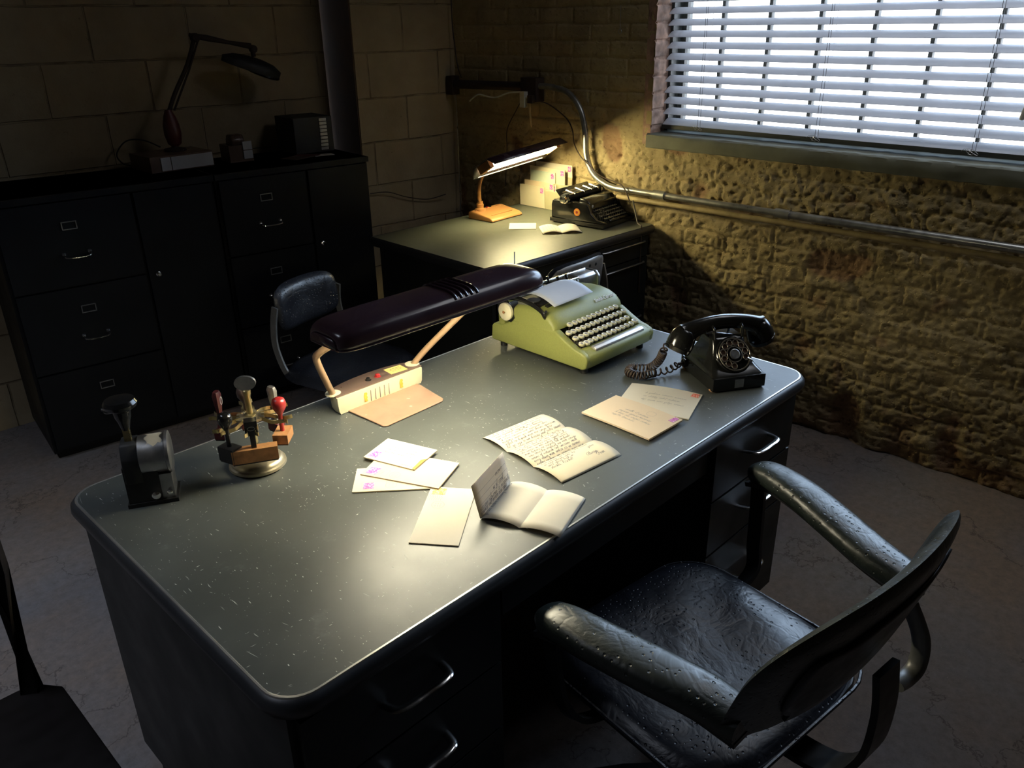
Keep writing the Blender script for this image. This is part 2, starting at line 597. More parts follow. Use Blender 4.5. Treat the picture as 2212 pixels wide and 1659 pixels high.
def rrect(x0, x1, y0, y1, r, n=5):
    out = []
    for cx, cy, a in ((x1 - r, y1 - r, 0), (x0 + r, y1 - r, 90), (x0 + r, y0 + r, 180), (x1 - r, y0 + r, 270)):
        for k in range(n + 1):
            t = math.radians(a + 90 * k / n)
            out.append((cx + r * math.cos(t), cy + r * math.sin(t)))
    return out

# ------------------------------------------------------------ the room
XW = 2.63
def brick_wall():
    import time
    st = .0062
    ys = [2.60 - i * st for i in range(int((2.60 + 1.25) / st) + 1)]
    zs = [i * st for i in range(int(1.90 / st) + 1)]
    bm = bmesh.new()
    lay = bm.loops.layers.color.new('worn')
    grid = {}
    wornv = {}
    y0, y1, z0, z1 = WIN
    def H(y, z):
        rough = min(1, max(0, (1.14 - z) / .16 + .1 + .5 * noise.noise(Vector((y * 3, z * 3, 9)))))
        q = Vector((y, z, 0))
        dn = noise.noise_vector(q * 9) * (.004 + .007 * rough) + noise.noise_vector(q * 2.2) * .014 * rough + noise.noise_vector(q * 30) * .004 * rough
        yy, zz = y + dn.x, z + dn.y
        pz, py = .0675, .205
        row = math.floor(zz / pz)
        bl = py * (1 + .25 * rough * (noise.noise(Vector((row * 1.7, 0, 0)))))
        v = zz - row * pz
        u = yy + (.5 * bl if row % 2 else 0) + row * .013 * rough
        colm = math.floor(u / bl)
        uu = u - colm * bl
        d = min(v, pz - v, uu, bl - uu)
        e = min(1, max(0, d / (.008 + .001 * rough)))
        e = e * e * (3 - 2 * e)
        hash1 = noise.noise(Vector((row * 3.1 + .5, colm * 5.3 + .2, 1.5)))
        mort = .0055 + .003 * rough * (.2 + 2 * noise.noise(q * 6))
        h = -mort * (1 - e) + hash1 * .005 * (.4 + rough)
        h += noise.noise(q * 14) * .005 * (.3 + rough) + noise.noise(q * 38) * .0045 * (.15 + rough) + noise.noise(q * 85) * .0028 * (.1 + rough)
        pit = noise.noise(q * 55 + Vector((3, 1, 0)))
        if pit > .24:
            h -= (pit - .24) * .022 * (.2 + rough)
        big = noise.noise(q * 5 + Vector((7, 7, 7)))
        if big > .32 and rough > .3:
            h -= (big - .32) * .05 * rough
        if z < .22:
            h -= (.22 - z) * .10 * (.6 + noise.noise(q * 8))
        wv = 0
        if big > .36 and rough > .2:
            wv = min(1, (big - .36) * 7)
        wv = max(wv, min(1, max(0, (noise.noise(q * 10 + Vector((2, 5, 1))) - .42) * 6)) * (.1 + .7 * rough))
        if z < .2:
            wv = max(wv, min(.9, (.2 - z) * 5 + noise.noise(q * 7)))
        return h, max(0, wv)
    for i, y in enumerate(ys):
        for j, z in enumerate(zs):
            if y < y1 - st and z > z0 - .058 + st and y > y0 - .03:
                continue
            h, wv = H(y, z)
            grid[i, j] = bm.verts.new((XW - h, y, z))
            wornv[i, j] = wv
    for i in range(len(ys) - 1):
        for j in range(len(zs) - 1):
            k = [(i, j), (i, j + 1), (i + 1, j + 1), (i + 1, j)]
            if all(c in grid for c in k):
                f = bm.faces.new([grid[c] for c in k])
                f.smooth = True
                for lp, c in zip(f.loops, k):
                    w_ = wornv[c]
                    lp[lay] = (w_, w_, w_, 1)
    def plain(pts):
        f = bm.faces.new([bm.verts.new(p) for p in pts])
        return f
    zt = zs[-1]
    plain([(XW + .004, 2.53, 0), (XW + .004, 2.62, 0), (XW + .004, 2.62, 2.9), (XW + .004, 2.53, 2.9)])
    plain([(XW, -1.24, 0), (XW, -1.24, z0 - .05), (XW, -3.2, z0 - .05), (XW, -3.2, 0)])
    plain([(XW, 2.62, zt - .01), (XW, 2.62, 2.9), (XW, y1, 2.9), (XW, y1, zt - .01)])
    plain([(XW + .02, 2.70, 0), (XW + .02, 2.70, 2.9), (XW + .02, 2.40, 2.9), (XW + .02, 2.40, 0)])
    plain([(XW, y1, z1), (XW, y1, 2.9), (XW, -3.2, 2.9), (XW, -3.2, z1)])
    plain([(XW + .05, y1 + .02, z0), (XW + .05, y1 + .02, 2.9), (XW + .05, 2.75, 2.9), (XW + .05, 2.75, z0)])
    plain([(XW, y0, z0 - .05), (XW, y0, z1), (XW, -3.2, z1), (XW, -3.2, z0 - .05)])
    plain([(XW + .06, -3.2, -.05), (XW + .06, -3.2, z0 - .055), (XW + .06, 2.75, z0 - .055), (XW + .06, 2.75, -.05)])
    me = bpy.data.meshes.new('wall_right')
    bm.to_mesh(me)
    bm.free()
    me.materials.append(MT['brick'])
    o = bpy.data.objects.new('wall_right', me)
    COL.objects.link(o)
    struct(o)
brick_wall()
b = B(); b.grid(lambda u, v: (-2.6 + 5.6 * u, -3.2 + 6.6 * v, 0), 2, 2); struct(b.obj('floor', 'floor'))
b = B(); b.box(-2.6, 3.0, -3.2, 3.4, 2.9, 3.0); struct(b.obj('ceiling', 'ceiling'))
# block wall behind the cabinets, the pier face and its side
b = B()
an = math.radians(-3)
L_ = T(1.0, 2.9, 0) @ rotm('Z', an)
b.box(-3.7, 1.06, 0, .1, 0, 2.9)
ob = b.obj('wall_back', 'block'); ob.matrix_world = L_; struct(ob)
b = B()
L_ = T(2.05, 2.585, 0) @ rotm('Z', math.radians(-5.2))
b.box(0, .72, 0, .35, 0, 2.9, .004, 1)
ob = b.obj('wall_pier', 'block2'); ob.matrix_world = L_; struct(ob)
b = B(); b.box(-.006, .0, .004, .32, 0, 2.9); ob = b.obj('trim_3', 'brownwall'); ob.matrix_world = L_; struct(ob)  # pier side skin: brown paint with shade mixed into its colour
b = B(); b.box(-2.6, 3.0, -3.3, -3.2, 0, 2.9); struct(b.obj('wall_front', 'wallplain'))
b = B(); b.box(-2.7, -2.6, -3.2, 3.4, 0, 2.9); struct(b.obj('wall_left', 'wallplain'))

# window: reveal, sill, frame with muntins and panes
y0, y1, z0, z1 = WIN
b = B()
def reveal(u, v):
    z = z0 + (1.9 - z0) * v
    x = XW - .004 + .10 * u
    q = Vector((x * 9, z * 9, 3))
    row = (z / .0675) % 1
    g = -.009 * max(0, 1 - min(row, 1 - row) / .10)
    return (x, y1 + .004 * noise.noise(q * 3) - g - .004 + .004 * noise.noise(q), z)
b.grid(reveal, 16, 130)
b.box(XW, XW + .12, y1, y1 + .02, 1.9, z1)
b.box(XW, XW + .26, y1 + .001, y1 + .04, z0 - .05, z1)
b.box(XW, XW + .26, y0 - .04, y0, z0, z1)
b.box(XW, XW + .26, y0, y1, z1, z1 + .05)
struct(b.obj('trim_1', 'redbrick'))
b = B()
def sillf(u, v):
    y = y1 + .012 - (y1 - y0 + .012) * u
    pr = [(.0, -.060), (-.012, -.056), (-.016, -.03), (-.013, -.006), (-.004, 0), (.06, .0), (.13, .004), (.26, .008)]
    k = min(6, int(v * 7)); t = v * 7 - k
    dx = pr[k][0] * (1 - t) + pr[k + 1][0] * t
    dz = pr[k][1] * (1 - t) + pr[k + 1][1] * t
    q = Vector((y * 12, v * 5, 0))
    return (XW + dx + .003 * noise.noise(q), y, z0 + dz + .0025 * noise.noise(q * 2.1))
b.grid(sillf, 260, 14)
struct(b.obj('trim_2', 'concrete'))
wf = B()
xo = 2.80
for (a, c, d, e) in ((y0, y0 + .04, z0, z1), (y1 - .035, y1, z0, z1), (y0, y1, z0, z0 + .03), (y0, y1, z1 - .04, z1)):
    wf.box(xo, xo + .04, a, c, d, e, .003, 1)
wf.box(2.735, xo, y1 - .014, y1, z0, z1)
yv = y1 - .20
while yv > y0 + .05:
    wf.box(xo + .005, xo + .03, yv - .007, yv + .007, z0, z1)
    yv -= .205
wfo = struct(wf.obj('window_1', 'frame'))
b = B(); b.box(xo + .015, xo + .019, y0 + .02, y1 - .02, z0 + .02, z1 - .02)
gl = b.obj('window_pane', 'glass', wfo)

# venetian blind
bt = thing('venetian_blind', 'wide grey horizontal slat blind hanging in the bright window', 'blind', (2.72, .1, z0 + .015))
def L3(x, y, z):
    return (x - 2.72, y - .1, z - z0 - .015)
k = 0
zs_ = 1.1635
tl = math.radians(29)
slat_me = None
first = None
while zs_ < z1 - .05:
    if first is None:
        b = B()
        n = 8
        ring = []
        for s_ in (1, -1):
            for i in range(n + 1):
                t = -1 + 2 * i / n
                t = t * s_
                xx = t * .025
                zz = .0035 * (1 - t * t) + s_ * .0006
                ring.append((xx * math.cos(tl) - zz * math.sin(tl) * -1 * -1, xx * math.sin(tl) + zz * math.cos(tl)))
        ya, yb = y0 + .03, y1 - .012
        b.prism(ring, ya - .1, yb - .1, 'y')
        first = b.obj('slat', 'slat', bt)
        o = first
    else:
        o = first.copy()
        COL.objects.link(o)
        o.parent = bt
    o.location = L3(2.72, .1, zs_)
    zs_ += .0432
b = B(); b.box(-.024, .024, y0 + .03 - .1, y1 - .010 - .1, 0, .017, .004, 2); b.obj('bottom_rail', 'frame', bt)
for yy in (1.11, .60, .055, -.5):
    b = B()
    for dx in (-.027, .027):
        b.cyl(L3(2.72 + dx, yy, z0 + .02), L3(2.72 + dx, yy, z1), .0009, 5)
    b.cyl(L3(2.72 - .0275, yy - .012, z0 + .02), L3(2.72 - .029, yy - .004, z1), .0008, 5)
    b.obj('ladder_cord', 'frame', bt)
    b = B()
    pts = [L3(2.690 - .006 * abs(math.sin(t * 5)), yy + .03 * math.cos(t * 2.3) * (1 - t / 7), z0 + .03 + .010 * math.sin(t * 3.1)) for t in [i * .3 for i in range(20)]]
    b.tube(pts, .0008, 5); b.obj('loose_cord', 'steel', bt)
b = B(); b.cyl(L3(2.675, -.075, z1), L3(2.675, -.075, 1.305), .0009, 5); b.obj('pull_cord', 'frame', bt)
b = B(); b.lathe([(.001, .045), (.004, .035), (.008, .012), (.007, .002), (.002, 0)], 16, T(*L3(2.675, -.075, 1.26))); b.obj('cord_tassel', 'whitepl', bt)
b = B(); b.box(-.03, .03, y0 + .02 - .1, y1 - .005 - .1, z1 - .05 - z0 - .015, z1 - z0 - .015, .003); b.obj('head_rail', 'slat', bt)

for _x, _y, _p, _c, _s, _w in CL:  # unseen housings made up around the added fill lights
    cf = thing('added_fill_housing', 'unseen white ceiling box for an added fill light over the %s of the room, above the photo' % ('left side' if _x < 0 else 'window side'), 'ceiling light', (_x, _y, 2.81))
    b = B(); b.box(-_w/2 - .03, _w/2 + .03, -.63, .63, 0, .085, .01); b.obj('housing', 'whitepl', cf)

# ------------------------------------------------------------ filing cabinets
CA = math.radians(-7)
CO = Vector((.70, 2.44, 0))
def label_holder(p, x, z, w=.052, h=.030):
    f = B()
    for (a, c, d, e) in ((x - w/2, x + w/2, z - h/2, z - h/2 + .003), (x - w/2, x + w/2, z + h/2 - .003, z + h/2), (x - w/2, x - w/2 + .003, z - h/2, z + h/2), (x + w/2 - .003, x + w/2, z - h/2, z + h/2)):
        f.box(a, c, -.022, -.0175, d, e, .0008, 1)
    return f.obj('label_holder', 'steel', p)
def pull(p, x, z, w=.088):
    f = B()
    f.tube(smooth_path([(x - w/2, -.018, z + .006), (x - w/2, -.034, z + .003), (x - w/2 + .008, -.046, z - .002), (x, -.048, z - .004), (x + w/2 - .008, -.046, z - .002), (x + w/2, -.034, z + .003), (x + w/2, -.018, z + .006)], 4), .0042, 8, flat=(1, .7))
    for s in (-1, 1):
        f.lathe([(.009, 0), (.008, .004), (.005, .008)], 12, T(x + s * w/2, -.018, z + .006) @ rotm('X', PI/2))
    return f.obj('handle', 'chrome', p)
def cabinet(name, label, s0, s1, split, zr, drawers):
    """drawers at left, a tall locker door at right"""
    root = thing(name, label, 'filing cabinet', CO + Vector((math.cos(CA), math.sin(CA), 0)) * s0, CA, None)
    wd = s1 - s0
    sp = split - s0
    f = B()
    f.box(0, wd, 0, .435, .03, zr, .004, 2)
    f.box(.02, wd - .02, .02, .44, 0, .04)
    f.box(-.001, wd + .001, -.018, .435, zr - .022, zr, .004, 2)
    f.obj('body', 'cab', root)
    dh = .318
    zt = zr - .028
    for i in range(drawers):
        z1_ = zt - i * dh
        d = B(); d.box(.012, sp - .006, -.018, 0.004, z1_ - dh + .008, z1_, .003, 2)
        do = d.obj('drawer', 'cab', root)
        cx = .012 + (sp - .018) / 2 + .0
        label_holder(do, cx, z1_ - .085)
        pull(do, cx + .004, z1_ - .195)
    d = B(); d.box(sp + .006, wd - .012, -.018, .004, .045, zt, .003, 2)
    do = d.obj('door', 'cab', root)
    k = B(); k.lathe([(.010, 0), (.010, .004), (.006, .006), (.006, .012), (.009, .014), (.006, .018)], 14, T(sp + .04, -.018, zr - .35) @ rotm('X', PI/2))
    k.obj('lock_knob', 'chrome', do)
    return root
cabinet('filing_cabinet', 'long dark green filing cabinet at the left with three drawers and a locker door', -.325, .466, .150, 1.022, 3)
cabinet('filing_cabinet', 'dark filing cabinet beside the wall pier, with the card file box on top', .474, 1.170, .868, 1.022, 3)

# ------------------------------------------------------------ desks
def desk_top(root, L, Wd, Hh, mat, r=.055, inset=.006, shine='desk_rim'):
    f = B()
    prof = [(-.004, -.040), (.004, -.034), (.010, -.022), (.009, -.010), (.003, -.003), (-.004, 0)]
    rings = []
    for off, dz in prof:
        rings.append([(x, y, Hh + dz) for x, y in rrect(-off, L + off, -off, Wd + off, r + off, 8)])
    f.loft(rings, caps=False)
    f.loft([[(x, y, Hh - .040) for x, y in rrect(.004, L - .004, .004, Wd - .004, r, 8)], [(x, y, Hh - .0399) for x, y in rrect(.02, L - .02, .02, Wd - .02, r, 8)]], caps=True)
    f.obj('top_edge', 'rim_dark', root)
    f = B()
    f.loft([[(x, y, Hh - .002) for x, y in rrect(.0, L, 0, Wd, r, 8)], [(x, y, Hh + .0004) for x, y in rrect(.0012, L - .0012, .0012, Wd - .0012, r, 8)], [(x, y, Hh + .0004) for x, y in rrect(.0045, L - .0045, .0045, Wd - .0045, r - .001, 8)], [(x, y, Hh - .001) for x, y in rrect(.006, L - .006, .006, Wd - .006, r - .002, 8)]], caps=False)
    f.obj('metal_trim', shine, root)
    f = B()
    f.loft([[(x, y, Hh - .03) for x, y in rrect(.005, L - .005, .005, Wd - .005, r - .002, 8)], [(x, y, Hh) for x, y in rrect(.0044, L - .0044, .0044, Wd - .0044, r - .002, 8)]])
    return f.obj('tabletop', mat, root)
def loop_handle(p, x, y, z, w=.12, d=.034):
    f = B()
    f.tube(smooth_path([(x - w/2, y, z), (x - w/2 + .008, y - d * .8, z + .002), (x - w/2 + .03, y - d, z + .003), (x, y - d, z + .003), (x + w/2 - .03, y - d, z + .003), (x + w/2 - .008, y - d * .8, z + .002), (x + w/2, y, z)], 5), .0065, 8, flat=(1.25, .55))
    return f.obj('handle', 'chrome', p)

dk = thing('steel_desk', 'large dark steel office desk with scratched top and rounded corners', 'desk', (0, 0, 0))
DL, DW, DH = 1.524, .794, .740
desk_top(dk, DL, DW, DH, 'desk_top')
def pedestal(root, x0, x1, ya, yb, z0_, z1_, splits, hx=None, hm='chrome'):
    f = B()
    f.box(x0, x1, ya, yb, z0_, z1_, .006, 2)
    po = f.obj('pedestal', 'desk_body', root)
    zt = z1_ - .012
    for h in splits:
        d = B(); d.box(x0 + .012, x1 - .012, ya - .016, ya + .004, zt - h + .006, zt, .004, 2)
        do = d.obj('drawer', 'desk_body', root)
        loop_handle(do, (x0 + x1) / 2 + .0, ya - .015, zt - h * .42)
        zt -= h
pedestal(dk, .015, .43, .028, .780, .075, .700, (.155, .155, .29))
pedestal(dk, 1.10, 1.505, .028, .780, .075, .700, (.155, .155, .29))
f = B(); f.box(.43, 1.10, .745, .765, .20, .70); f.obj('modesty_panel', 'desk_body', dk)
f = B(); f.box(.435, 1.095, .024, .05, .62, .70, .003); f.obj('centre_drawer', 'desk_body', dk)
for fx in (.05, .39, 1.14, 1.47):
    for fy in (.07, .74):
        f = B(); f.lathe([(.018, 0), (.022, .01), (.018, .075)], 12, T(fx, fy, 0)); f.obj('foot', 'black_matt', dk)

d2 = thing('steel_desk', 'second dark steel desk against the brick wall under the lit lamp', 'desk', (1.632, 1.262, 0), math.radians(-1.2))
D2L, D2W = .978, .755
desk_top(d2, D2L, D2W, .740, 'desk_top2', r=.012, shine='rim_dark')
pedestal_x0 = .60
f = B(); f.box(pedestal_x0, D2L - .02, .02, D2W - .02, .07, .70, .005); f.obj('pedestal', 'desk_body', d2)
f = B(); f.box(.02, pedestal_x0, D2W - .06, D2W - .04, .2, .70); f.obj('modesty_panel', 'desk_body', d2)
f = B(); f.box(.022, .040, .03, D2W - .03, .04, .70, .001); f.obj('side_panel', 'desk_body', d2)
f = B(); f.box(.04, pedestal_x0 - .006, .010, .03, .61, .70, .004); f.obj('centre_drawer', 'desk_body', d2)
for (za, zb) in ((.61, .697), (.36, .604), (.08, .354)):
    f = B(); f.box(pedestal_x0 + .012, D2L - .032, .004, .024, za, zb, .004)
    do = f.obj('drawer', 'desk_body', d2)
    f = B(); f.tube([(pedestal_x0 + .03, .002, zb - .02), (pedestal_x0 + .045, -.010, zb - .018), (D2L - .075, -.010, zb - .018), (D2L - .06, .002, zb - .02)], .006, 8, flat=(1, .6)); f.obj('handle', 'steel', do)
f = B(); f.box(.0, D2L, -.003, .001, .7045, .7075); f.obj('bright_moulding', 'steel', d2)

# ------------------------------------------------------------ handwriting
GL = {
 'a': (.95, [[(.8,.85),(.5,1),(.15,.8),(.05,.35),(.25,0),(.6,.1),(.8,.5),(.82,.9),(.78,.3),(.85,.02),(1.0,.1)]]),
 'b': (.8, [[(0,.1),(.3,1.2),(.35,1.9),(.15,1.9),(.12,.3),(.35,0),(.65,.3),(.6,.8),(.35,.9),(.7,.8),(.9,.8)]]),
 'c': (.7, [[(.7,.8),(.4,1),(.1,.6),(.15,.1),(.45,0),(.75,.2)]]),
 'd': (.95, [[(.8,.85),(.4,1),(.08,.6),(.2,.05),(.6,.15),(.85,.9),(.95,1.9),(.85,.5),(.9,.02),(1.05,.1)]]),
 'e': (.65, [[(.0,.3),(.45,.55),(.5,.9),(.25,1),(.1,.5),(.25,.02),(.7,.2)]]),
 'g': (.9, [[(.8,.85),(.45,1),(.1,.6),(.3,.1),(.7,.4),(.82,.9),(.75,-.6),(.4,-1),(.25,-.7),(.95,.1)]]),
 'h': (.9, [[(0,.1),(.35,1.3),(.35,1.9),(.15,1.7),(.12,0),(.3,.7),(.55,.95),(.65,.5),(.65,.05),(.9,.1)]]),
 'i': (.4, [[(0,.1),(.2,.95),(.18,.1),(.4,.1)], [(.25,1.35),(.3,1.4)]]),
 'k': (.8, [[(0,.1),(.3,1.3),(.35,1.9),(.15,1.7),(.12,0),(.2,.5),(.6,.9),(.3,.5),(.6,0),(.85,.1)]]),
 'l': (.45, [[(0,.1),(.35,1.2),(.35,1.9),(.15,1.7),(.15,.1),(.45,.1)]]),
 'm': (1.2, [[(0,.6),(.12,.95),(.12,0),(.3,.8),(.45,.9),(.5,0),(.7,.85),(.85,.85),(.9,.05),(1.2,.1)]]),
 'n': (.85, [[(0,.6),(.12,.95),(.12,0),(.35,.85),(.55,.85),(.6,.05),(.85,.1)]]),
 'o': (.8, [[(.5,1),(.15,.8),(.1,.2),(.4,0),(.65,.4),(.5,1),(.8,.85)]]),
 'p': (.85, [[(0,.3),(.2,1),(.1,-1),(.15,.3),(.4,1),(.65,.7),(.5,.05),(.25,.1),(.85,.1)]]),
 'r': (.65, [[(0,.2),(.2,1.05),(.3,.85),(.55,.85),(.4,.3),(.5,.02),(.65,.1)]]),
 's': (.6, [[(0,.1),(.3,1),(.4,.5),(.3,.02),(.1,.1),(.6,.1)]]),
 't': (.5, [[(0,.2),(.25,1.6),(.18,.3),(.3,.02),(.5,.1)], [(0,1.15),(.5,1.25)]]),
 'u': (.85, [[(0,.6),(.1,.95),(.1,.2),(.35,.02),(.6,.9),(.58,.1),(.85,.1)]]),
 'v': (.8, [[(0,.7),(.12,.95),(.3,0),(.55,.9),(.8,.85)]]),
 'w': (1.1, [[(0,.6),(.1,.95),(.15,.1),(.4,.1),(.5,.8),(.55,.1),(.85,.2),(.9,.95),(1.1,.8)]]),
 'y': (.85, [[(0,.6),(.1,.95),(.15,.2),(.4,.1),(.6,.9),(.55,-.6),(.3,-1),(.2,-.7),(.85,.1)]]),
 'f': (.6, [[(0,.1),(.35,1.2),(.35,1.9),(.15,1.6),(.12,-.9),(.35,-.6),(.2,.1),(.6,.1)]]),
 'A': (1.3, [[(1.0,1.6),(.5,1.9),(.05,1.2),(.1,.3),(.5,0),(.95,.6),(1.05,1.8),(.95,.4),(1.3,.1)]]),
 'R': (1.2, [[(.3,1.5),(.2,0),(.1,1.2),(.4,1.95),(.95,1.7),(.8,1.0),(.35,.95),(.7,.6),(.9,.05),(1.2,.1)]]),
 'F': (1.1, [[(.1,1.6),(.4,1.9),(1.1,1.8)], [(.7,1.85),(.55,.4),(.25,0),(0,.3)], [(.3,.95),(.85,1.0)]]),
 ',': (.4, [[(.15,.1),(.05,-.35)]]), '!': (.5, [[(.35,1.9),(.2,.5)], [(.15,.05),(.17,.1)]]), "'": (.2, [[(.1,1.9),(.05,1.5)]]), '-': (.6, [[(.1,.5),(.5,.5)]]), '.': (.3, [[(.1,0),(.15,.05)]]),
}
SCR = 'aceimnorsuvwlthdbgyp'
def write_line(b, text, x, y, s, f=None, wd=.0005, slant=.35, mtx=None):
    """cursive line at local (x, y); f maps (x, y) to a surface point"""
    for ch in text:
        if ch == ' ':
            x += s * 1.0
            continue
        if ch not in GL:
            x += s * .6
            continue
        w_, strokes = GL[ch]
        for st in strokes:
            pts = smooth_path([(x + (px + py * slant) * s + random.uniform(-.03, .03) * s, y + (py + random.uniform(-.06, .06)) * s, 0) for px, py in st], 2)
            pts = [f(p.x, p.y) if f else (p.x, p.y, .0004) for p in pts]
            b.stroke(pts, wd, mtx)
        x += w_ * s
    return x
def scribble(b, x0, x1, y, s, f=None, wd=.0005, mtx=None):
    x = x0
    while x < x1 - s * 2:
        n = random.randint(2, 8)
        word = ''.join(random.choice(SCR[:13] if random.random() < .75 else SCR) for _ in range(n))
        x = write_line(b, word, x, y + random.uniform(-.15, .15) * s, s, f, wd, mtx=mtx) + s * .9

# ------------------------------------------------------------ letters and envelopes on the big desk
TZ = DH + .0008
def stampp(root, x0, x1, y0_, y1_, z, mat='stamp', name='postage_stamp', label=None):
    b = B(); b.box(x0, x1, y0_, y1_, z, z + .0003)
    o = b.obj(name, mat, root)
    if label:
        o['label'] = label
    return o
def postmark(root, cx, cy, r, z, box=None, waves=None):
    b = B()
    b.stroke([(cx + r * math.cos(t * PI / 12), cy + r * math.sin(t * PI / 12), z) for t in range(25)], .0005)
    for k in range(3):
        b.stroke([(cx - r * .5, cy + (k - 1) * r * .4, z), (cx - r*.1, cy + (k - 1) * r * .4, z)], .0006)
        b.stroke([(cx + r*.1, cy + (k - 1) * r * .4, z), (cx + r * .5, cy + (k - 1) * r * .4, z)], .0006)
    if box:
        a, c, d, e = box
        b.stroke([(a, d, z), (c, d, z), (c, e, z), (a, e, z), (a, d, z)], .0004)
        for k in range(3):
            yy = d + (e - d) * (.25 + .25 * k)
            b.stroke([(a + (c - a) * .45, yy, z), (a + (c - a) * .85, yy, z)], .0006)
    if waves:
        a, c, d, e = waves
        for k in range(7):
            yy = d + (e - d) * k / 6
            b.stroke([(a + (c - a) * t / 16, yy + .0012 * math.sin(t * 1.1), z) for t in range(17)], .0005)
    return b.obj('postmark', 'inklight', root, smooth=0)
def envelope(label, cx, cy, az, wd, ht, z, mat, th=.0022, name='envelope', tilt=0, bow=.0):
    root = thing(name, label, 'envelope', (cx, cy, z), math.radians(az), None)
    b = B()
    nu, nv = 16, 8
    def top(u, v):
        x, y = -wd/2 + wd * u, -ht/2 + ht * v
        return (x, y, th + bow * math.sin(PI * u) * (.5 + .5 * v))
    def bot(u, v):
        x, y = -wd/2 + wd * u, -ht/2 + ht * v
        return (x, y, bow * math.sin(PI * u) * (.5 + .5 * v) * .9)
    loops = []
    per = [(i / nu, 0) for i in range(nu)] + [(1, j / nv) for j in range(nv)] + [(1 - i / nu, 1) for i in range(nu)] + [(0, 1 - j / nv) for j in range(nv)]
    b.grid(top, nu, nv)
    b.grid(bot, nu, nv)
    b.loft([[bot(*p) for p in per], [top(*p) for p in per]], caps=False)
    bmesh.ops.remove_doubles(b.bm, verts=b.bm.verts, dist=1e-6)
    bmesh.ops.recalc_face_normals(b.bm, faces=b.bm.faces)
    b.obj('paper_body', mat, root, smooth=30)
    return root, top

# fan of three (lowest first)
e, tp = envelope('cream envelope lowest in the fan of three, closest to the desk front', .4717, .3655, 138, .152, .090, TZ, 'paper', .0022)
stampp(e, .035, .056, .014, .036, .0023); postmark(e, .002, .026, .011, .0027, (.012, .060, .010, .040))
e, tp = envelope('warm cream envelope in the middle of the fan of three', .5175, .3665, 114.5, .172, .104, TZ + .0025, 'paper3', .0024)
stampp(e, .056, .078, .020, .044, .0025); postmark(e, .018, .034, .011, .0029, (.034, .056, .022, .044))
e, tp = envelope('small cream envelope topmost in the fan of three, with upside-down address', .540, .426, 108, .125, .090, TZ + .0052, 'paper', .0026)
stampp(e, .036, .056, .014, .037, .0027); postmark(e, -.002, .028, .011, .0031, (.012, .034, .016, .036))
b = B()
for i in range(3):
    scribble(b, -.035, .035, .004 - i * .012, .0042, wd=.0005, mtx=T(0, 0, .0024))
scribble(b, -.060, -.015, .036, .0034, wd=.0005, mtx=T(0, 0, .0024))
b.obj('address', 'inklight', e, smooth=0)
b = B(); b.prism([(-.0625, -.002), (-.054, .006), (-.057, .044), (-.0625, .045)], .0026, .0034, 'z'); b.obj('torn_flap', 'amber', e)

e, tp = envelope('grey-cream envelope with gold stamp lying beside the upright folded letter', .4565, .1945, 37, .186, .089, TZ, 'paper2', .0016)
stampp(e, .066, .089, .012, .038, .0017, 'stamp_gold'); postmark(e, .030, .018, .012, .0021, None, (.045, .080, .016, .042))

e, tp = envelope('creased envelope with red label, half under the addressed one', 1.128, .185, -70.5, .176, .142, TZ, 'paper2', .0022, bow=.004)
tp2 = tp
b = B(); b.box(.040, .083, .046, .066, .0034, .0037, mtx=None); o = b.obj('red_label', 'stamp_red', e)
b = B()
for i in range(3):
    scribble(b, -.04, .05, .02 - i * .018, .0045, f=lambda x, y: (x, y, .0028 + .004 * math.sin(PI * (x + .088) / .176) * (.5 + .5 * (y + .071) / .142)), wd=.0004)
b.obj('address', 'inklight', e, smooth=0)
e, tp = envelope('large addressed envelope with purple stamp, nearest the telephone', 1.007, .176, -91, .190, .126, TZ + .0042, 'paper3', .0040, bow=.003)
b = B(); b.box(.066, .088, .036, .060, .0046, .0049); b.obj('postage_stamp', 'stamp', e)
b = B()
fz = lambda x, y: (x, y, .0044 + .003 * math.sin(PI * (x + .095) / .19) * (.5 + .5 * (y + .063) / .126))
scribble(b, -.030, .040, .012, .0045, fz, .0005)
scribble(b, -.038, .050, .000, .0045, fz, .0005)
scribble(b, -.040, .062, -.012, .0045, fz, .0005)
scribble(b, -.040, .028, -.024, .0045, fz, .0005)
b.stroke([fz(.030 + .011 * math.cos(t * PI / 12), .034 + .011 * math.sin(t * PI / 12)) for t in range(25)], .0004)
b.obj('address', 'inklight', e, smooth=0)

# long handwritten letter, two creases
lr = thing('handwritten_letter', 'long handwritten letter with two creases lying open on the desk', 'letter', (.7845, .225, TZ), math.radians(-5.5))
LW, LH = .170, .252
def lz(y):
    t = (y + LH / 2) / LH * 3
    k = min(2, max(0, int(t)))
    u = t - k
    return .0012 + (.016, .017, .015)[k] * (4 * u * (1 - u)) ** .8 * .55
def lf(u, v):
    x, y = -LW/2 + LW * u, -LH/2 + LH * v
    return (x, y, lz(y) * (1 - .12 * (1 - u)) + .0)
b = B(); b.grid(lf, 8, 60); b.obj('sheet', 'paper', lr, solid=-.0003)
b = B()
fl = lambda x, y: (x, y, lz(y) * (1 - .12 * (1 - (x + LW/2) / LW)) + .0007)
yy = LH/2 - .014
n = 0
while yy > -.058:
    scribble(b, -LW/2 + .008 + random.uniform(0, .004), LW/2 - .012 - random.uniform(0, .02), yy, .0046, fl, .00055)
    yy -= .0092
    n += 1
write_line(b, 'so nice please write me', -LW/2 + .012, yy, .0050, fl, .0006); yy -= .0095
write_line(b, 'and good luck in', -LW/2 + .014, yy, .0054, fl, .0006)
write_line(b, 'yours', .045, yy + .004, .0046, fl, .0006); yy -= .0105
write_line(b, 'studies, Rachel!', -LW/2 + .014, yy, .0054, fl, .0006)
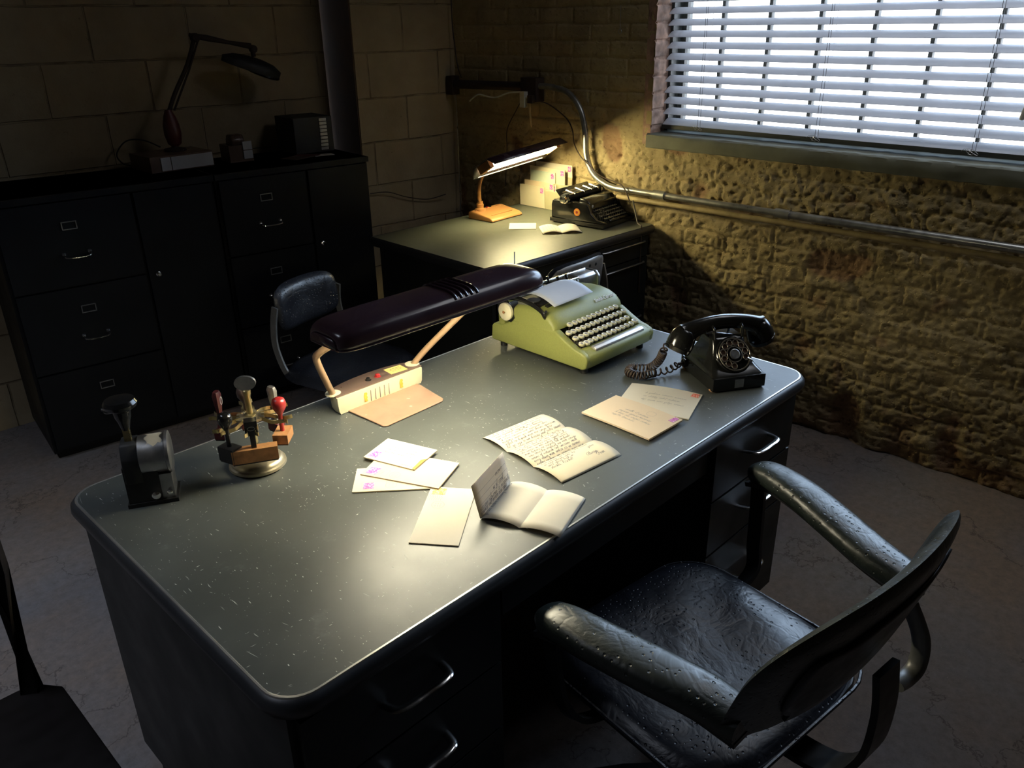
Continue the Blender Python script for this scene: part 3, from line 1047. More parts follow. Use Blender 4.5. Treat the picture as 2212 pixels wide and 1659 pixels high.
write_line(b, 'Always,', .020, yy - .010, .0054, fl, .0006)
write_line(b, 'Fran', .040, yy - .021, .0056, fl, .0006)
b.obj('handwriting', 'ink', lr, smooth=0)

# short letter, first panel standing up
sr = thing('folded_letter', 'three-panel folded letter with one panel standing upright near the desk front', 'letter', (.588, .078, TZ), math.radians(20.5))
def spath():
    pts = []
    pa = (0.104, .066)     # (y, z) top of standing panel
    A = (.088, .001)
    for i in range(7):
        t = i / 6
        pts.append((pa[0] + (A[0] - pa[0]) * t, pa[1] + (A[1] - pa[1]) * t))
    for (ya, yb, h) in ((.088, .010, .0075), (.010, -.068, .0065)):
        for i in range(1, 15):
            t = i / 14
            pts.append((ya + (yb - ya) * t, .001 + h * (4 * t * (1 - t)) ** .85))
    return pts
sp_ = spath()
sx0, sx1 = -.069, .069
b = B()
def sf(u, v):
    k = min(len(sp_) - 2, int(v * (len(sp_) - 1)))
    t = v * (len(sp_) - 1) - k
    y = sp_[k][0] * (1 - t) + sp_[k + 1][0] * t
    z = sp_[k][1] * (1 - t) + sp_[k + 1][1] * t
    return (sx0 + (sx1 - sx0) * u, y, z)
b.grid(sf, 6, len(sp_) - 1); b.obj('sheet', 'paper2', sr, smooth=25, solid=.0003)
b = B()
for k, s in ((.0, 0), (.0, 1)):
    pass
A_, B_ = Vector((0, .088, .001)), Vector((0, .104, .066))
up_ = (B_ - A_).normalized(); nr_ = Vector((0, -up_.z, up_.y))
mtx = Matrix(((1, 0, 0, 0), (0, up_.y, nr_.y, .088), (0, up_.z, nr_.z, .001), (0, 0, 0, 1)))
scribble(b, .02, .06, .040, .0050, mtx=mtx)
scribble(b, .0, .06, .022, .0055, mtx=mtx)
scribble(b, -.062, .05, .010, .0060, mtx=mtx)
scribble(b, -.062, .06, .003, .0050, mtx=mtx)
for i in range(4):
    b.stroke([mtx @ Vector((-.066, .008 + .012 * i, .0005)), mtx @ Vector((.066, .008 + .012 * i, .0005))], .0003, nrm=nr_)
scribble(b, -.06, .05, .080, .0050, f=lambda x, y: (x, y, .0022 + .0075 * max(0, 4 * ((.088 - y) / .078) * (1 - (.088 - y) / .078)) ** .85))
b.obj('handwriting', 'ink', sr, smooth=0)

# ------------------------------------------------------------ desk lamp over the big desk
dl = thing('desk_lamp', 'maroon two-armed fluorescent desk lamp with cream base standing on the big desk', 'desk lamp', (.69, .72, DH))
def D(x, y, z):
    return (x - .69, y - .72, z - DH)
b = B()
rings = []
for z, g in ((.7415, -.006), (.750, -.002), (.775, .0), (.783, .0)):
    out = []
    for i in range(28):          # D-shaped plan, curved back and ends
        t = i / 27
        a = PI * t
        out.append((.690 + (.126 + g) * math.cos(a) * (1 if abs(math.cos(a)) > .0 else 1), .6835 + (.070 + g) * (math.sin(a) ** .45 if math.sin(a) > 0 else 0)))
    out += [(.570 - g, .6815 - g * .5), (.810 + g, .6815 - g * .5)]
    rings.append([D(x, y, z) for x, y in out])
b.loft(rings); b.obj('housing', 'cream', dl, smooth=50)
b = B()
top = []
for i in range(28):
    a = PI * i / 27
    top.append((.692 + .128 * math.cos(a), .689 + .064 * max(0, math.sin(a)) ** .5))
b.loft([[D(x, y, .7830) for x, y in top], [D(x, y, .7855) for x, y in top], [D(.692 + (x - .692) * .97, .712 + (y - .712) * .88, .7872) for x, y in top]])
b.obj('top_cover', 'brownpl', dl)
b = B()
b.prism([(.590, .690), (.795, .690), (.800, .676), (.785, .570), (.776, .562), (.606, .556), (.598, .562)], D(0, 0, .7412)[2], D(0, 0, .7445)[2], 'z', .0008, 1, T(-.69, -.72, 0))
b.obj('base_plate', 'plate', dl)
b = B(); b.lathe([(.0085, 0), (.0085, .001), (.006, .002), (.006, .006), (.004, .0075)], 16, T(*D(.701, .712, .787))); b.obj('button', 'red', dl)['label'] = 'red push button'
b = B(); b.lathe([(.0075, 0), (.0075, .001), (.005, .002), (.005, .006), (.003, .0075)], 16, T(*D(.672, .711, .787))); b.obj('button', 'black', dl)['label'] = 'black push button'
b = B(); b.box(-.024, .024, -.018, .018, 0, .0006, mtx=T(*D(.757, .713, .7873)) @ rotm('Z', -.10)); st_o = b.obj('sticker', 'yellow', dl)
b = B()
for i, (xa, xb) in enumerate(((-.012, .014), (-.017, .017), (-.014, .012))):
    x = xa
    while x < xb:
        l = random.uniform(.003, .007)
        b.stroke([(x, .008 - i * .007, .001), (min(xb, x + l), .008 - i * .007, .001)], .0011 if i else .0018, T(*D(.757, .713, .7873)) @ rotm('Z', -.10))
        x += l + .0015
b.obj('print', 'ink', st_o, smooth=0)
for xs in (.640, .747):
    b = B()
    pts = [(xs - .004 + .001 * math.sin(t), .6808, .752 + t * .0028) for t in range(9)] + [(xs + .004 + .0012 * math.sin(t * 2 + 1), .6808, .752 + t * .0028) for t in range(8, -1, -1)]
    b.prism([(p[0] - .69, p[2] - DH) for p in pts], .6800 - .72, .6812 - .72, 'y'); b.obj('tape_mark', 'amber', dl)
for i in range(5):
    b = B(); b.box(-.0006, .0006, -.0405, -.0380, .008, .036, mtx=T(-.0345 + i * .0135 , 0, 0)); b.obj('vent_slot', 'inklight', dl)
for s in (-1, 1):
    b = B()
    x0_ = .69 + s * .118
    path = smooth_path([D(x0_, .712, .782), D(x0_ + s * .03, .683, .83), D(x0_ + s * .092, .612, .925), D(x0_ + s * .100, .588, .950), D(x0_ + s * .086, .555, .975), D(.675 + s * .150, .462, 1.040)], 5)
    b.tube(path, .0078, 12); b.obj('arm', 'bronze', dl)
    b = B(); b.lathe([(.019, 0), (.018, .003), (.012, .005)], 18, T(*D(x0_, .712, .785)) ); b.obj('arm_collar', 'cream', dl)
# shade
SHC = (.663, .430)
SHL, SHW, SHZ = .273, .064, 1.034
def shade_pt(u, a, off=0, h=.042):
    """u -1..1 along the shade, a 0..pi over the top"""
    e_ = (1 - abs(u) ** 13) ** .5 if abs(u) < 1 else 0
    w_ = (SHW + off) * (.62 + .38 * e_)
    hh = (h + off) * (.50 + .50 * e_)
    ca, sa = math.cos(a), math.sin(a)
    y = w_ * math.copysign(abs(ca) ** .50, ca)
    z = hh * abs(sa) ** .62
    return D(SHC[0] + u * (SHL + off), SHC[1] + y, SHZ + z)
US = [-1 + 2 * i / 80 for i in range(81)]
US = [math.copysign(1 - (1 - abs(u)) ** 1.35, u) for u in US]
b = B()
b.grid(lambda p, q: shade_pt(US[int(round(p * 80))], PI * q), 80, 28)
bmesh.ops.recalc_face_normals(b.bm, faces=b.bm.faces)
# end walls
for sgn in (-1, 1):
    pts = [shade_pt(sgn, PI * i / 28) for i in range(29)]
    b._add(pts, [tuple(range(29))])
# four moulded ridges across the top
for i in range(5):
    x_ = (.012 + i * .0145) / SHL
    rg = []
    for s_ in range(2, 19):
        a_ = PI * (.02 + s_ * .042)
        lean = (.5 - s_ / 18) * .05
        p1 = Vector(shade_pt(x_ + lean, a_, .0018))
        rg.append(p1)
    b.tube(rg, .0024, 6)
# lower lip
lip = [Vector(shade_pt(u, 0)) for u in US] + [Vector(shade_pt(u, PI)) for u in US[::-1]]
b.tube(lip + [lip[0]], .0016, 6)
b.obj('shade', 'shade', dl, smooth=50, solid=.0012)
b = B()
b.grid(lambda p, q: shade_pt(US[int(round(p * 80))] * .97, PI * q, -.005), 80, 20)
b.obj('reflector', 'reflector', dl, smooth=50)
for dy in (-.018, .018):
    b = B(); b.cyl(D(SHC[0] - .225, SHC[1] + dy, SHZ + .014), D(SHC[0] + .225, SHC[1] + dy, SHZ + .014), .0125, 16); b.obj('lit_tube', TUBE1, dl)
    for s in (-1, 1):
        b = B(); b.box(-.012, .012, -.014, .014, -.014, .016, .002, 1, T(*D(SHC[0] + s * .236, SHC[1] + dy, SHZ + .014))); b.obj('tube_socket', 'reflector', dl)

# ------------------------------------------------------------ olive typewriter
tw = thing('typewriter', 'olive green portable typewriter with cream keys and a sheet of paper in it', 'typewriter', (1.26, .57, DH))
TX0, TX1 = 1.115, 1.405
def W_(x, y, z):
    return (x - 1.26, y - .57, z - DH)
OT = T(-1.26, -.57, -DH)
b = B()
side = [(.740, .760), (.738, .800), (.732, .808), (.700, .812), (.690, .816), (.652, .836), (.505, .840), (.470, .822), (.440, .808), (.418, .803), (.402, .797), (.396, .785), (.400, .764), (.412, .757)]
b.prism(side, TX0, TX0 + .024, 'x', .005, 3, OT, 30)
b.prism(side, TX1 - .024, TX1, 'x', .005, 3, OT, 30)
front = [(.442, .800), (.432, .806), (.418, .803), (.402, .797), (.396, .785), (.400, .764), (.412, .757), (.442, .757)]
b.prism(front, TX0 + .012, TX1 - .012, 'x', .003, 2, OT, 50)
b.box(TX0 + .01, TX1 - .01, .41, .735, .756, .766, mtx=OT)
b.prism([(.740, .760), (.738, .800), (.732, .808), (.700, .812), (.690, .800), (.690, .760)], TX0 + .01, TX1 - .01, 'x', .003, 2, OT)
b.obj('body', 'olive', tw, smooth=45)
b = B()       # ribbon cover: rounded hood
hood = [(.655, .834), (.655, .878), (.640, .884), (.610, .888), (.575, .889), (.545, .884), (.522, .873), (.508, .857), (.503, .841)]
rings = []
nx = 30
for i in range(nx + 1):
    u = -1 + 2 * i / nx
    u = math.copysign(1 - (1 - abs(u)) ** 1.6, u)
    x = 1.26 + u * .1435
    s_ = (1 - abs(u) ** 9) ** .5
    k = .62 + .38 * s_
    ring = []
    for (y, z) in hood:
        zz = .835 + (z - .835) * k
        yy = y + (.010 * (1 - s_) if y < .6 else -.003 * (1 - s_))
        ring.append(W_(x, yy, zz))
    rings.append(ring)
b.loft(rings, close=True)
hd = b.obj('ribbon_cover', 'olive', tw, smooth=50)
b = B(); b.box(1.136, 1.318, .572, .652, .884, .8900, .001, 1, OT); b.obj('type_basket', 'dark', tw)
b = B(); b.lathe([(.016, 0), (.018, .001), (.018, .004), (.004, .005)], 24, T(*W_(1.152, .612, .8895))); b.obj('ribbon_spool', 'steel', tw)
b = B(); b.box(1.145, 1.322, .556, .566, .884, .8900, .001, 1, OT @ T(0, 0, 0)); b.obj('cover_slot', 'dark', tw)
b = B(); b.box(TX0 + .024, TX1 - .024, .43, .52, .768, .790, mtx=OT); b.obj('key_bed', 'dark', tw)
# carriage
b = B(); b.cyl(W_(1.118, .672, .862), W_(1.372, .672, .862), .0175, 24); b.obj('platen', 'black_matt', tw)
b = B(); b.lathe([(.0235, 0), (.0245, .003), (.0245, .009), (.021, .012), (.006, .0125), (.006, .010), (.0035, .010), (.0035, .0135)], 32, T(*W_(1.111, .672, .858)) @ rotm('Y', -PI/2))
b.obj('platen_knob', 'key', tw)
b = B(); b.lathe([(.004, 0), (.004, .0015), (.002, .002)], 12, T(*W_(1.0975, .672, .858)) @ rotm('Y', -PI/2)); b.obj('knob_screw', 'wood', tw)
b = B()
b.prism([(.700, .832), (.712, .85), (.708, .880), (.69, .888), (.672, .886), (.66, .875), (.648, .842), (.66, .828)], 1.112, 1.117, 'x', .001, 1, OT)
b.tube(smooth_path([W_(1.124, .690, .889), W_(1.122, .640, .897), W_(1.121, .592, .892), W_(1.120, .556, .880), W_(1.119, .543, .868), W_(1.117, .540, .876), W_(1.117, .537, .886)], 5), .0052, 8, flat=(.6, 1.3))
b.obj('return_lever', 'black', tw)
b = B(); b.prism([(.712, .80), (.716, .87), (.708, .888), (.694, .893), (.688, .884), (.690, .80)], 1.118, 1.160, 'x', .004, 2, OT); b.obj('carriage_end', 'olive', tw)
b = B(); b.cyl(W_(1.13, .700, .892), W_(1.470, .700, .892), .0035, 10); b.cyl(W_(1.13, .645, .897), W_(1.375, .645, .897), .003, 10)
b.obj('paper_bail', 'chrome', tw)
b = B(); b.lathe([(.0195, 0), (.021, .002), (.021, .010), (.0165, .012), (.0165, .018)], 28, T(*W_(1.372, .672, .866)) @ rotm('Y', PI/2)); b.obj('ratchet_wheel', 'chrome', tw)
b = B(); b.prism([(.655, .862), (.655, .886), (.664, .893), (.700, .893), (.708, .886), (.708, .862)], 1.392, 1.470, 'x', .003, 2, OT); b.obj('carriage_arm', 'steel', tw)
b = B(); b.prism([(.648, .835), (.648, .880), (.660, .894), (.702, .894), (.714, .880), (.714, .835)], 1.470, 1.482, 'x', .004, 3, OT); b.obj('carriage_end_plate', 'steel', tw)
for xx, yy in ((1.318, .668), (1.350, .664), (1.300, .690)):
    b = B(); b.tube([W_(xx, yy, .880), W_(xx, yy + .003, .895), W_(xx - .002, yy + .006, .908)], [.0035, .003, .0042], 8); b.obj('bail_finger', 'black', tw)
for xx in (1.25, 1.28, 1.30):
    b = B(); b.box(xx - .006, xx + .006, .640, .664, .878, .888, .001, 1, OT); b.obj('feed_roller', 'dark', tw)
# paper, ribbon spools visible at left of it
b = B(); b.prism([(1.1665, .885), (1.1735, .885), (1.1712, 1.004), (1.1690, 1.004)], .698, .700, 'y', mtx=OT); b.obj('paper_support', 'palestrip', tw)
b = B(); b.box(1.13, 1.15, .60, .65, .879, .8905, .002, 1, OT); b.obj('margin_stop', 'steel', tw)
b = B()
def pf(u, v):
    x = 1.140 + .158 * u + .004 * v
    y = .668 - .136 * v
    z = .886 + .026 * math.sin(PI * (.10 + .82 * v)) + .003 * u
    return W_(x, y, z)
b.grid(pf, 8, 16); pp = b.obj('paper_sheet', 'white', None, solid=-.0003)
pp.location = tw.location
tag(pp, 'plain white sheet curling out of the olive typewriter', 'paper')
# keys
kp = B(); kp.lathe([(.0068, -.003), (.0083, -.001), (.0084, .002), (.0074, .0040), (.0040, .0033)], 18)
km = kp.obj('key', 'key', tw)
kd = B(); kd.lathe([(.0040, .0033), (.0040, .0036)], 12); kst = kd.obj('key_mark', 'inklight', km)
ks = B(); ks.box(-.0016, .0016, -.001, .001, -.03, -.001); ks.box(-.0012, .0012, 0, .022, -.03, -.026)
ksm = ks.obj('key_stem', 'keydark', km)
rows = [(1.164, .0193, 11, .496, .847), (1.155, .0193, 12, .476, .836), (1.163, .0193, 11, .456, .825), (1.176, .0193, 10, .436, .814)]
spots = [(x0_ + i * dx, y, z, 1) for x0_, dx, n_, y, z in rows for i in range(n_)] + [(1.1385, .477, .836, 1.05), (1.1425, .458, .825, 1.05), (1.1435, .438, .814, 1.0), (1.1585, .434, .814, 1.15), (1.369, .438, .816, 1.2)]
for i, (x, y, z, s_) in enumerate(spots):
    if i == 0:
        o = km
    else:
        o = km.copy(); COL.objects.link(o); o.parent = tw
        for c0 in (kst, ksm):
            c = c0.copy(); COL.objects.link(c); c.parent = o
    o.location = W_(x, y, z)
    o.rotation_euler = (math.radians(8), 0, 0)
    o.scale = (s_, s_, 1)
b = B(); b.prism([(.404, .7985), (.405, .8045), (.412, .8085), (.422, .8085), (.427, .802)], 1.162, 1.368, 'x', .0012, 2, OT); b.obj('space_bar', 'satin', tw)
for fx in (1.14, 1.38):
    for fy in (.425, .715):
        b = B(); b.lathe([(.010, 0), (.010, .008), (.008, .018)], 12, T(*W_(fx, fy, DH + .0005))); b.obj('foot', 'black_matt', tw)
def text_obj(name, txt, size, mat, parent, mtx, ext=.0006, shear=0, bold=0):
    cu = bpy.data.curves.new(name, 'FONT')
    cu.body = txt
    cu.size = size
    cu.extrude = ext
    cu.shear = shear
    cu.offset = bold
    cu.align_x = 'CENTER'
    cu.align_y = 'CENTER'
    to = bpy.data.objects.new('tmp', cu)
    COL.objects.link(to)
    dg = bpy.context.evaluated_depsgraph_get()
    me = bpy.data.meshes.new_from_object(to.evaluated_get(dg))
    bpy.data.objects.remove(to)
    me.name = name
    me.materials.clear()
    me.materials.append(MT[mat] if isinstance(mat, str) else mat)
    o = bpy.data.objects.new(name, me)
    COL.objects.link(o)
    o.parent = parent
    o.matrix_local = mtx
    return o
text_obj('maker_name', 'Smith-Corona', .0145, 'reflector', tw, T(*W_(1.338, .5210, .8735)) @ rotm('X', math.radians(48)), .0007, .15, .0003)

# ------------------------------------------------------------ telephone
ph = thing('telephone', 'black rotary dial telephone with its handset on the cradle', 'telephone', (1.356, .155, DH), math.radians(-31))
b = B()
b.box(-.070, .070, -.090, .085, .004, .036, .005, 3)
b.obj('base', 'bake', ph)
b = B()
secs = [(.033, .069, -.088, .083, .010), (.040, .067, -.082, .080, .012), (.048, .061, -.068, .075, .013), (.060, .054, -.054, .069, .013), (.078, .048, -.041, .060, .013), (.095, .0445, -.030, .052, .012), (.108, .043, -.024, .048, .012), (.113, .040, -.019, .044, .010)]
b.loft([[(x, y, z) for x, y in rrect(-xh, xh, ya, yb, r, 4)] for z, xh, ya, yb, r in secs])
b.obj('housing', 'bake', ph, smooth=60)
dm = T(0, -.0500, .0780) @ rotm('X', math.radians(90 - 36)) @ Matrix.Diagonal((1.13, 1.13, 1, 1))
b = B(); b.lathe([(.0400, -.006), (.0410, .002), (.0395, .004), (.0375, .0035), (.0375, .002)], 40, dm); dob = b.obj('dial_plate', 'bake', ph)
b = B()
ro, ri = .0345, .0155
# finger wheel: rim, inner ring and ten hole rims
for rr, rt_, zz in ((.0360, .0016, .0062), (.0175, .0012, .0066)):
    b.tube([(rr * math.cos(t * PI / 24), rr * math.sin(t * PI / 24), zz) for t in range(49)], rt_, 6, mtx=dm)
for i in range(10):
    a = math.radians(-32 + i * 30.5 + 14)
    c, s = math.cos(a), math.sin(a)
    ring = [(.0265 * c + .0064 * math.cos(t * PI / 10), .0265 * s + .0064 * math.sin(t * PI / 10), .0068) for t in range(21)]
    b.tube(ring, .0011, 6, mtx=dm)
b.obj('finger_wheel', 'dialmetal', ph)
b = B()
for i in range(10):
    a = math.radians(-32 + i * 30.5 + 14)
    b.lathe([(.0056, .0040), (.0056, .0050)], 16, dm @ T(.0265 * math.cos(a), .0265 * math.sin(a), 0))
b.obj('number_ring', 'dialbrown', ph)['label'] = 'brown worn number ring under the holes'
b = B(); b.lathe([(.0165, .0030), (.0165, .0055), (.0120, .0062)], 30, dm); b.obj('dial_hub', 'black', ph)
b = B(); b.lathe([(.0115, .006), (.0115, .0088), (.0100, .0095), (.0098, .0088)], 28, dm); b.obj('dial_centre', 'steel', ph)
b = B(); b.tube([dm @ Vector(p) for p in ((.038, -.020, .004), (.034, -.0165, .010), (.026, -.011, .0100))], .0015, 6); b.obj('finger_stop', 'chrome', ph)
for sx in (-1, 1):
    b = B()
    b.tube(smooth_path([(sx * .036, -.016, .108), (sx * .038, -.016, .120), (sx * .038, -.012, .134), (sx * .038, -.004, .138)], 4), .0058, 10, flat=(.9, .6), up=(sx, 0, 0))
    b.obj('cradle_prong', 'bake', ph)
    b = B()
    b.tube(smooth_path([(sx * .036, .044, .100), (sx * .038, .050, .118), (sx * .038, .050, .130)], 4), .0058, 10, flat=(.9, .6), up=(sx, 0, 0))
    b.obj('cradle_prong', 'bake', ph)
b = B(); b.box(-.012, .012, -.0905, -.0898, .008, .030); b.obj('label_patch', 'steel', ph)
for fx in (-.06, .06):
    for fy in (-.075, .07):
        b = B(); b.lathe([(.010, .0), (.012, .003), (.010, .006)], 12, T(fx, fy, 0)); b.obj('foot', 'wood' if fx < 0 else 'black_matt', ph)
hs = B()
path = smooth_path([(-.100, .018, .119), (-.075, .017, .132), (-.04, .016, .140), (0, .016, .143), (.04, .016, .140), (.075, .017, .132), (.100, .018, .119)], 5)
rg = []
for i, p in enumerate(path):
    t = -1 + 2 * i / (len(path) - 1)
    w_ = .0175 + .006 * abs(t) ** 3
    h_ = .0155 + .010 * abs(t) ** 4
    dr = Vector((1, 0, -t * .55)).normalized()
    upv = Vector((t * .55, 0, 1)).normalized()
    rg.append([tuple(p + Vector((0, 1, 0)) * (w_ * cx) + upv * (h_ * cz)) for cx, cz in ((-1, -.6), (-.75, -1), (.75, -1), (1, -.6), (1, .3), (.62, .95), (.2, 1.12), (-.2, 1.12), (-.62, .95), (-1, .3))])
hs.loft(rg)
hso = hs.obj('handset', 'bake', ph, smooth=50)
for sx in (-1, 1):
    b = B()
    mt = T(sx * .103, .018, .113) @ rotm('Y', -sx * math.radians(24))
    b.lathe([(.012, .022), (.023, .018), (.0305, .006), (.0335, -.012), (.0340, -.024), (.0320, -.025), (.0320, -.0265), (.0335, -.0275), (.0315, -.038), (.0200, -.040)], 28, mt)
    b.obj('mouthpiece' if sx < 0 else 'earpiece', 'bake', hso, smooth=50)
b = B()
def coil(b, pts, turns, R, r, n=14):
    pts = smooth_path(pts, 40)
    m = len(pts)
    tot = turns * n
    out = []
    for k in range(tot + 1):
        t = k / tot * (m - 1)
        i = min(m - 2, int(t))
        p = pts[i].lerp(pts[i + 1], t - i)
        d = (pts[i + 1] - pts[i]).normalized()
        u = Vector((0, 0, 1)) - d * d.z
        if u.length < .2:
            u = Vector((1, 0, 0)) - d * d.x
        u.normalize()
        v = d.cross(u)
        a = 2 * PI * k / n
        out.append(p + (u * math.sin(a) + v * math.cos(a)) * R)
    b.tube(out, r, 6)
coil(b, [(-.131, .012, .102), (-.150, .020, .088), (-.150, .030, .070)], 3, .0085, .0022)
coil(b, [(-.150, .030, .070), (-.155, .040, .045), (-.170, .060, .020), (-.205, .085, .0135), (-.225, .060, .0130), (-.205, .035, .0130), (-.165, .040, .0135)], 30, .0095, .0022)
coil(b, [(-.165, .040, .0135), (-.125, .045, .014), (-.090, .060, .020)], 5, .0080, .0022)
b.tube([(-.090, .060, .020), (-.068, .062, .022)], .004, 8)
b.obj('coiled_cord', 'cordbrown', ph, smooth=60)
b = B(); b.lathe([(.012, 0), (.012, .006), (.007, .010)], 14, T(-.069, .062, .022) @ rotm('Y', -PI/2)); b.obj('cord_grommet', 'bake', ph)

# ------------------------------------------------------------ rubber stamp carousel
cx_, cy_ = .318, .618
ca_ = thing('stamp_carousel', 'round brass rubber stamp holder with spring clips around its hub', 'stamp holder', (cx_, cy_, DH))
b = B(); b.lathe([(.054, 0), (.058, .004), (.057, .009), (.053, .011), (.052, .015), (.046, .020), (.020, .027), (.009, .034)], 40); b.obj('base', 'nickel', ca_)
b = B(); b.lathe([(.008, .028), (.007, .10), (.011, .104), (.011, .118), (.0065, .120), (.0065, .160), (.008, .162), (.008, .170), (.005, .172)], 20); b.obj('hub_post', 'brass', ca_)
b = B()
for k in range(20):
    pass
b.loft([[(.0035 * s, .021 * math.cos(t * PI / 12), .186 + .015 * math.sin(t * PI / 12)) for t in range(24)] for s in (-1, 1)], mtx=T(0, 0, 0) @ rotm('Z', .9))
b.obj('thumb_plate', 'steel', ca_)
b = B(); b.lathe([(.030, .108), (.031, .110), (.031, .114), (.012, .116)], 6); b.obj('clip_plate', 'nickel', ca_)
AZ = [-118, -52, 8, 68, 128, 190]
for k, a in enumerate(AZ):
    ar = math.radians(a)
    m_ = rotm('Z', ar)
    b = B()
    for s in (-1, 1):
        b.bar(smooth_path([(.020, s * .006, .112), (.034, s * .010, .111), (.048, s * .0125, .108), (.062, s * .0085, .107), (.074, s * .0075, .109), (.082, s * .013, .110)], 4), .0014, .008, mtx=m_)
    b.obj('spring_clip', 'brass', ca_)
def rstamp(az, label, kmat, bmat, kind, blk, dz=0, r=.052, rot=PI/2):
    ar = math.radians(az)
    rt = thing('rubber_stamp', label, 'rubber stamp', (cx_ + r * math.cos(ar), cy_ + r * math.sin(ar), DH + .105 + dz), ar, 'rubber stamps hanging on the carousel')
    b = B()
    if kind == 'knob':
        b.lathe([(.0045, -.03), (.0045, .006), (.008, .012), (.0135, .022), (.0145, .032), (.012, .040), (.005, .044)], 20)
    elif kind == 'paddle':
        b.loft([[(.0075 * wx, .010 * wy, z) for wx, wy in ((-1, -.5), (-.6, -1), (.6, -1), (1, -.5), (1, .5), (.6, 1), (-.6, 1), (-1, .5))] for z in (-.03,)] + [[(a_ * wx, b_ * wy, z) for wx, wy in ((-1, -.5), (-.6, -1), (.6, -1), (1, -.5), (1, .5), (.6, 1), (-.6, 1), (-1, .5))] for z, a_, b_ in ((.0, .004, .0055), (.02, .006, .009), (.042, .0075, .011), (.050, .005, .008))])
    else:
        b.box(-.010, .010, -.012, .012, .0, .030, .004, 2)
        b.box(-.005, .005, -.005, .005, -.035, .0)
    ho = b.obj('handle', kmat, rt, smooth=50)
    lx, ly, lz_ = blk
    b = B(); b.box(-lx/2, lx/2, -ly/2, ly/2, -.03 - lz_, -.03, .002, 2, rotm('Z', rot - PI/2)); b.obj('block', bmat, rt)
    b = B(); b.box(-lx/2 + .001, lx/2 - .001, -ly/2 + .001, ly/2 - .001, -.03 - lz_ - .003, -.03 - lz_, mtx=rotm('Z', rot - PI/2)); b.obj('rubber', 'black_matt', rt)
    return rt, ho
rt, ho = rstamp(-118, 'long wooden block stamp with black handle, nearest the camera on the carousel', 'black', 'wood', 'box', (.022, .088, .028), -.004, .056, PI/2)
b = B(); b.stroke([(-.0 , .007 * math.cos(t * PI / 10), .015 + .004 * math.sin(t * PI / 10)) for t in range(21)], .0008, nrm=(1, 0, 0), mtx=T(.0102, 0, 0)); b.obj('oval_mark', 'steel', ho, smooth=0)
rstamp(-45, 'red-handled stamp with wooden block on the side towards the lamp', 'red', 'wood', 'knob', (.030, .045, .020), .004, .060, PI/2)
rstamp(10, 'grey oval-handled stamp behind the red-handled one', 'steel', 'darkred', 'paddle', (.020, .03, .018), .0, .060)
rstamp(72, 'dark round-knobbed stamp at the back of the carousel hub', 'brownpl', 'darkred', 'knob', (.020, .03, .018), .012, .045)
rt, ho = rstamp(132, 'dark red flat-handled stamp with a pale oval mark', 'darkred', 'darkred', 'paddle', (.020, .04, .018), .012, .062)
b = B(); b.stroke([(-.0078, .005 * math.cos(t * PI / 10), .030 + .008 * math.sin(t * PI / 10)) for t in range(21)], .0015, nrm=(1, 0, 0)); b.obj('oval_mark', 'reflector', ho, smooth=0)
rstamp(196, 'black round-knobbed stamp hanging left of the carousel hub', 'black', 'black_matt', 'knob', (.025, .04, .03), .0, .064)

# ------------------------------------------------------------ hand stamping machine
vm = thing('stamping_machine', 'old black hand stamping machine with silver drum and plunger knob', 'stamping machine', (.118, .655, DH), math.radians(-28))
b = B(); b.box(-.042, .018, -.030, .030, .0, .085, .006, 2); b.box(-.045, .045, -.033, .033, 0, .008, .003, 1)
b.prism([(-.034, .05), (-.034, .10), (-.020, .128), (.020, .128), (.034, .10), (.034, .05)], -.040, -.008, 'x', .004, 2)
b.obj('body', 'black_matt', vm)
b = B(); b.lathe([(.034, 0), (.0375, .001), (.0375, .046), (.040, .048), (.040, .053), (.036, .054)], 36, T(-.010, 0, .093) @ rotm('Y', PI/2)); b.obj('drum', 'steel', vm)
b = B(); b.box(.018, .040, -.027, .027, .006, .060, .002, 1); b.obj('side_plate', 'steel', vm)
b = B(); b.lathe([(.006, 0), (.008, .004), (.008, .009), (.004, .012)], 14, T(.008, -.0275, .022) @ rotm('X', PI/2)); b.lathe([(.005, 0), (.005, .006), (.003, .008)], 12, T(.032, -.0275, .022) @ rotm('X', PI/2)); b.obj('side_screw', 'chrome', vm)
b = B(); b.box(-.030, -.018, -.006, .006, .12, .168, .001, 1); b.obj('plunger_stem', 'brass', vm)
b = B(); b.lathe([(.007, .150), (.011, .168), (.014, .176), (.016, .190), (.028, .198), (.030, .205), (.026, .212), (.010, .215)], 24, T(-.024, 0, 0)); b.obj('plunger_knob', 'black', vm)
b = B()
for k in range(1):
    def tf(u, v):
        a = math.radians(52 + 62 * v + 6 * math.sin(u * 9))
        x = .006 + .026 * u + .003 * math.sin(v * 11)
        return (x, -.0380 * math.cos(a), .093 + .0380 * math.sin(a))
    b.grid(tf, 6, 8)
b.obj('torn_sticker', 'paper2', vm)

# ------------------------------------------------------------ armchair at the big desk
ac = thing('armchair', 'dark leather office armchair with curved padded arms pulled up to the big desk', 'armchair', (.76, -.20, 0), math.radians(-7))
def A3(x, y, z):
    return (x, y, z)
b = B()
def seatf(u, v, top=True):
    x = -1 + 2 * u
    y = -1 + 2 * v
    # superellipse pad mapping
    r = max(abs(x), abs(y))
    if r > 0:
        s_ = ((abs(x) ** 4 + abs(y) ** 4) ** .25)
        k = r / s_
        x2, y2 = x * k, y * k
    else:
        x2 = y2 = 0
    e_ = max(0, 1 - r ** 5) ** .5
    h = (.034 * e_ + .018 * (y2 * .5 - .6 * (1 - x2 * x2) * (1 - y2 * y2))) if top else -.022 * e_
    h += .005 * noise.noise(Vector((x2 * 2.2, y2 * 2.2, 4))) * e_ if top else 0
    return (x2 * .245, y2 * .232 + .012, .440 + h)
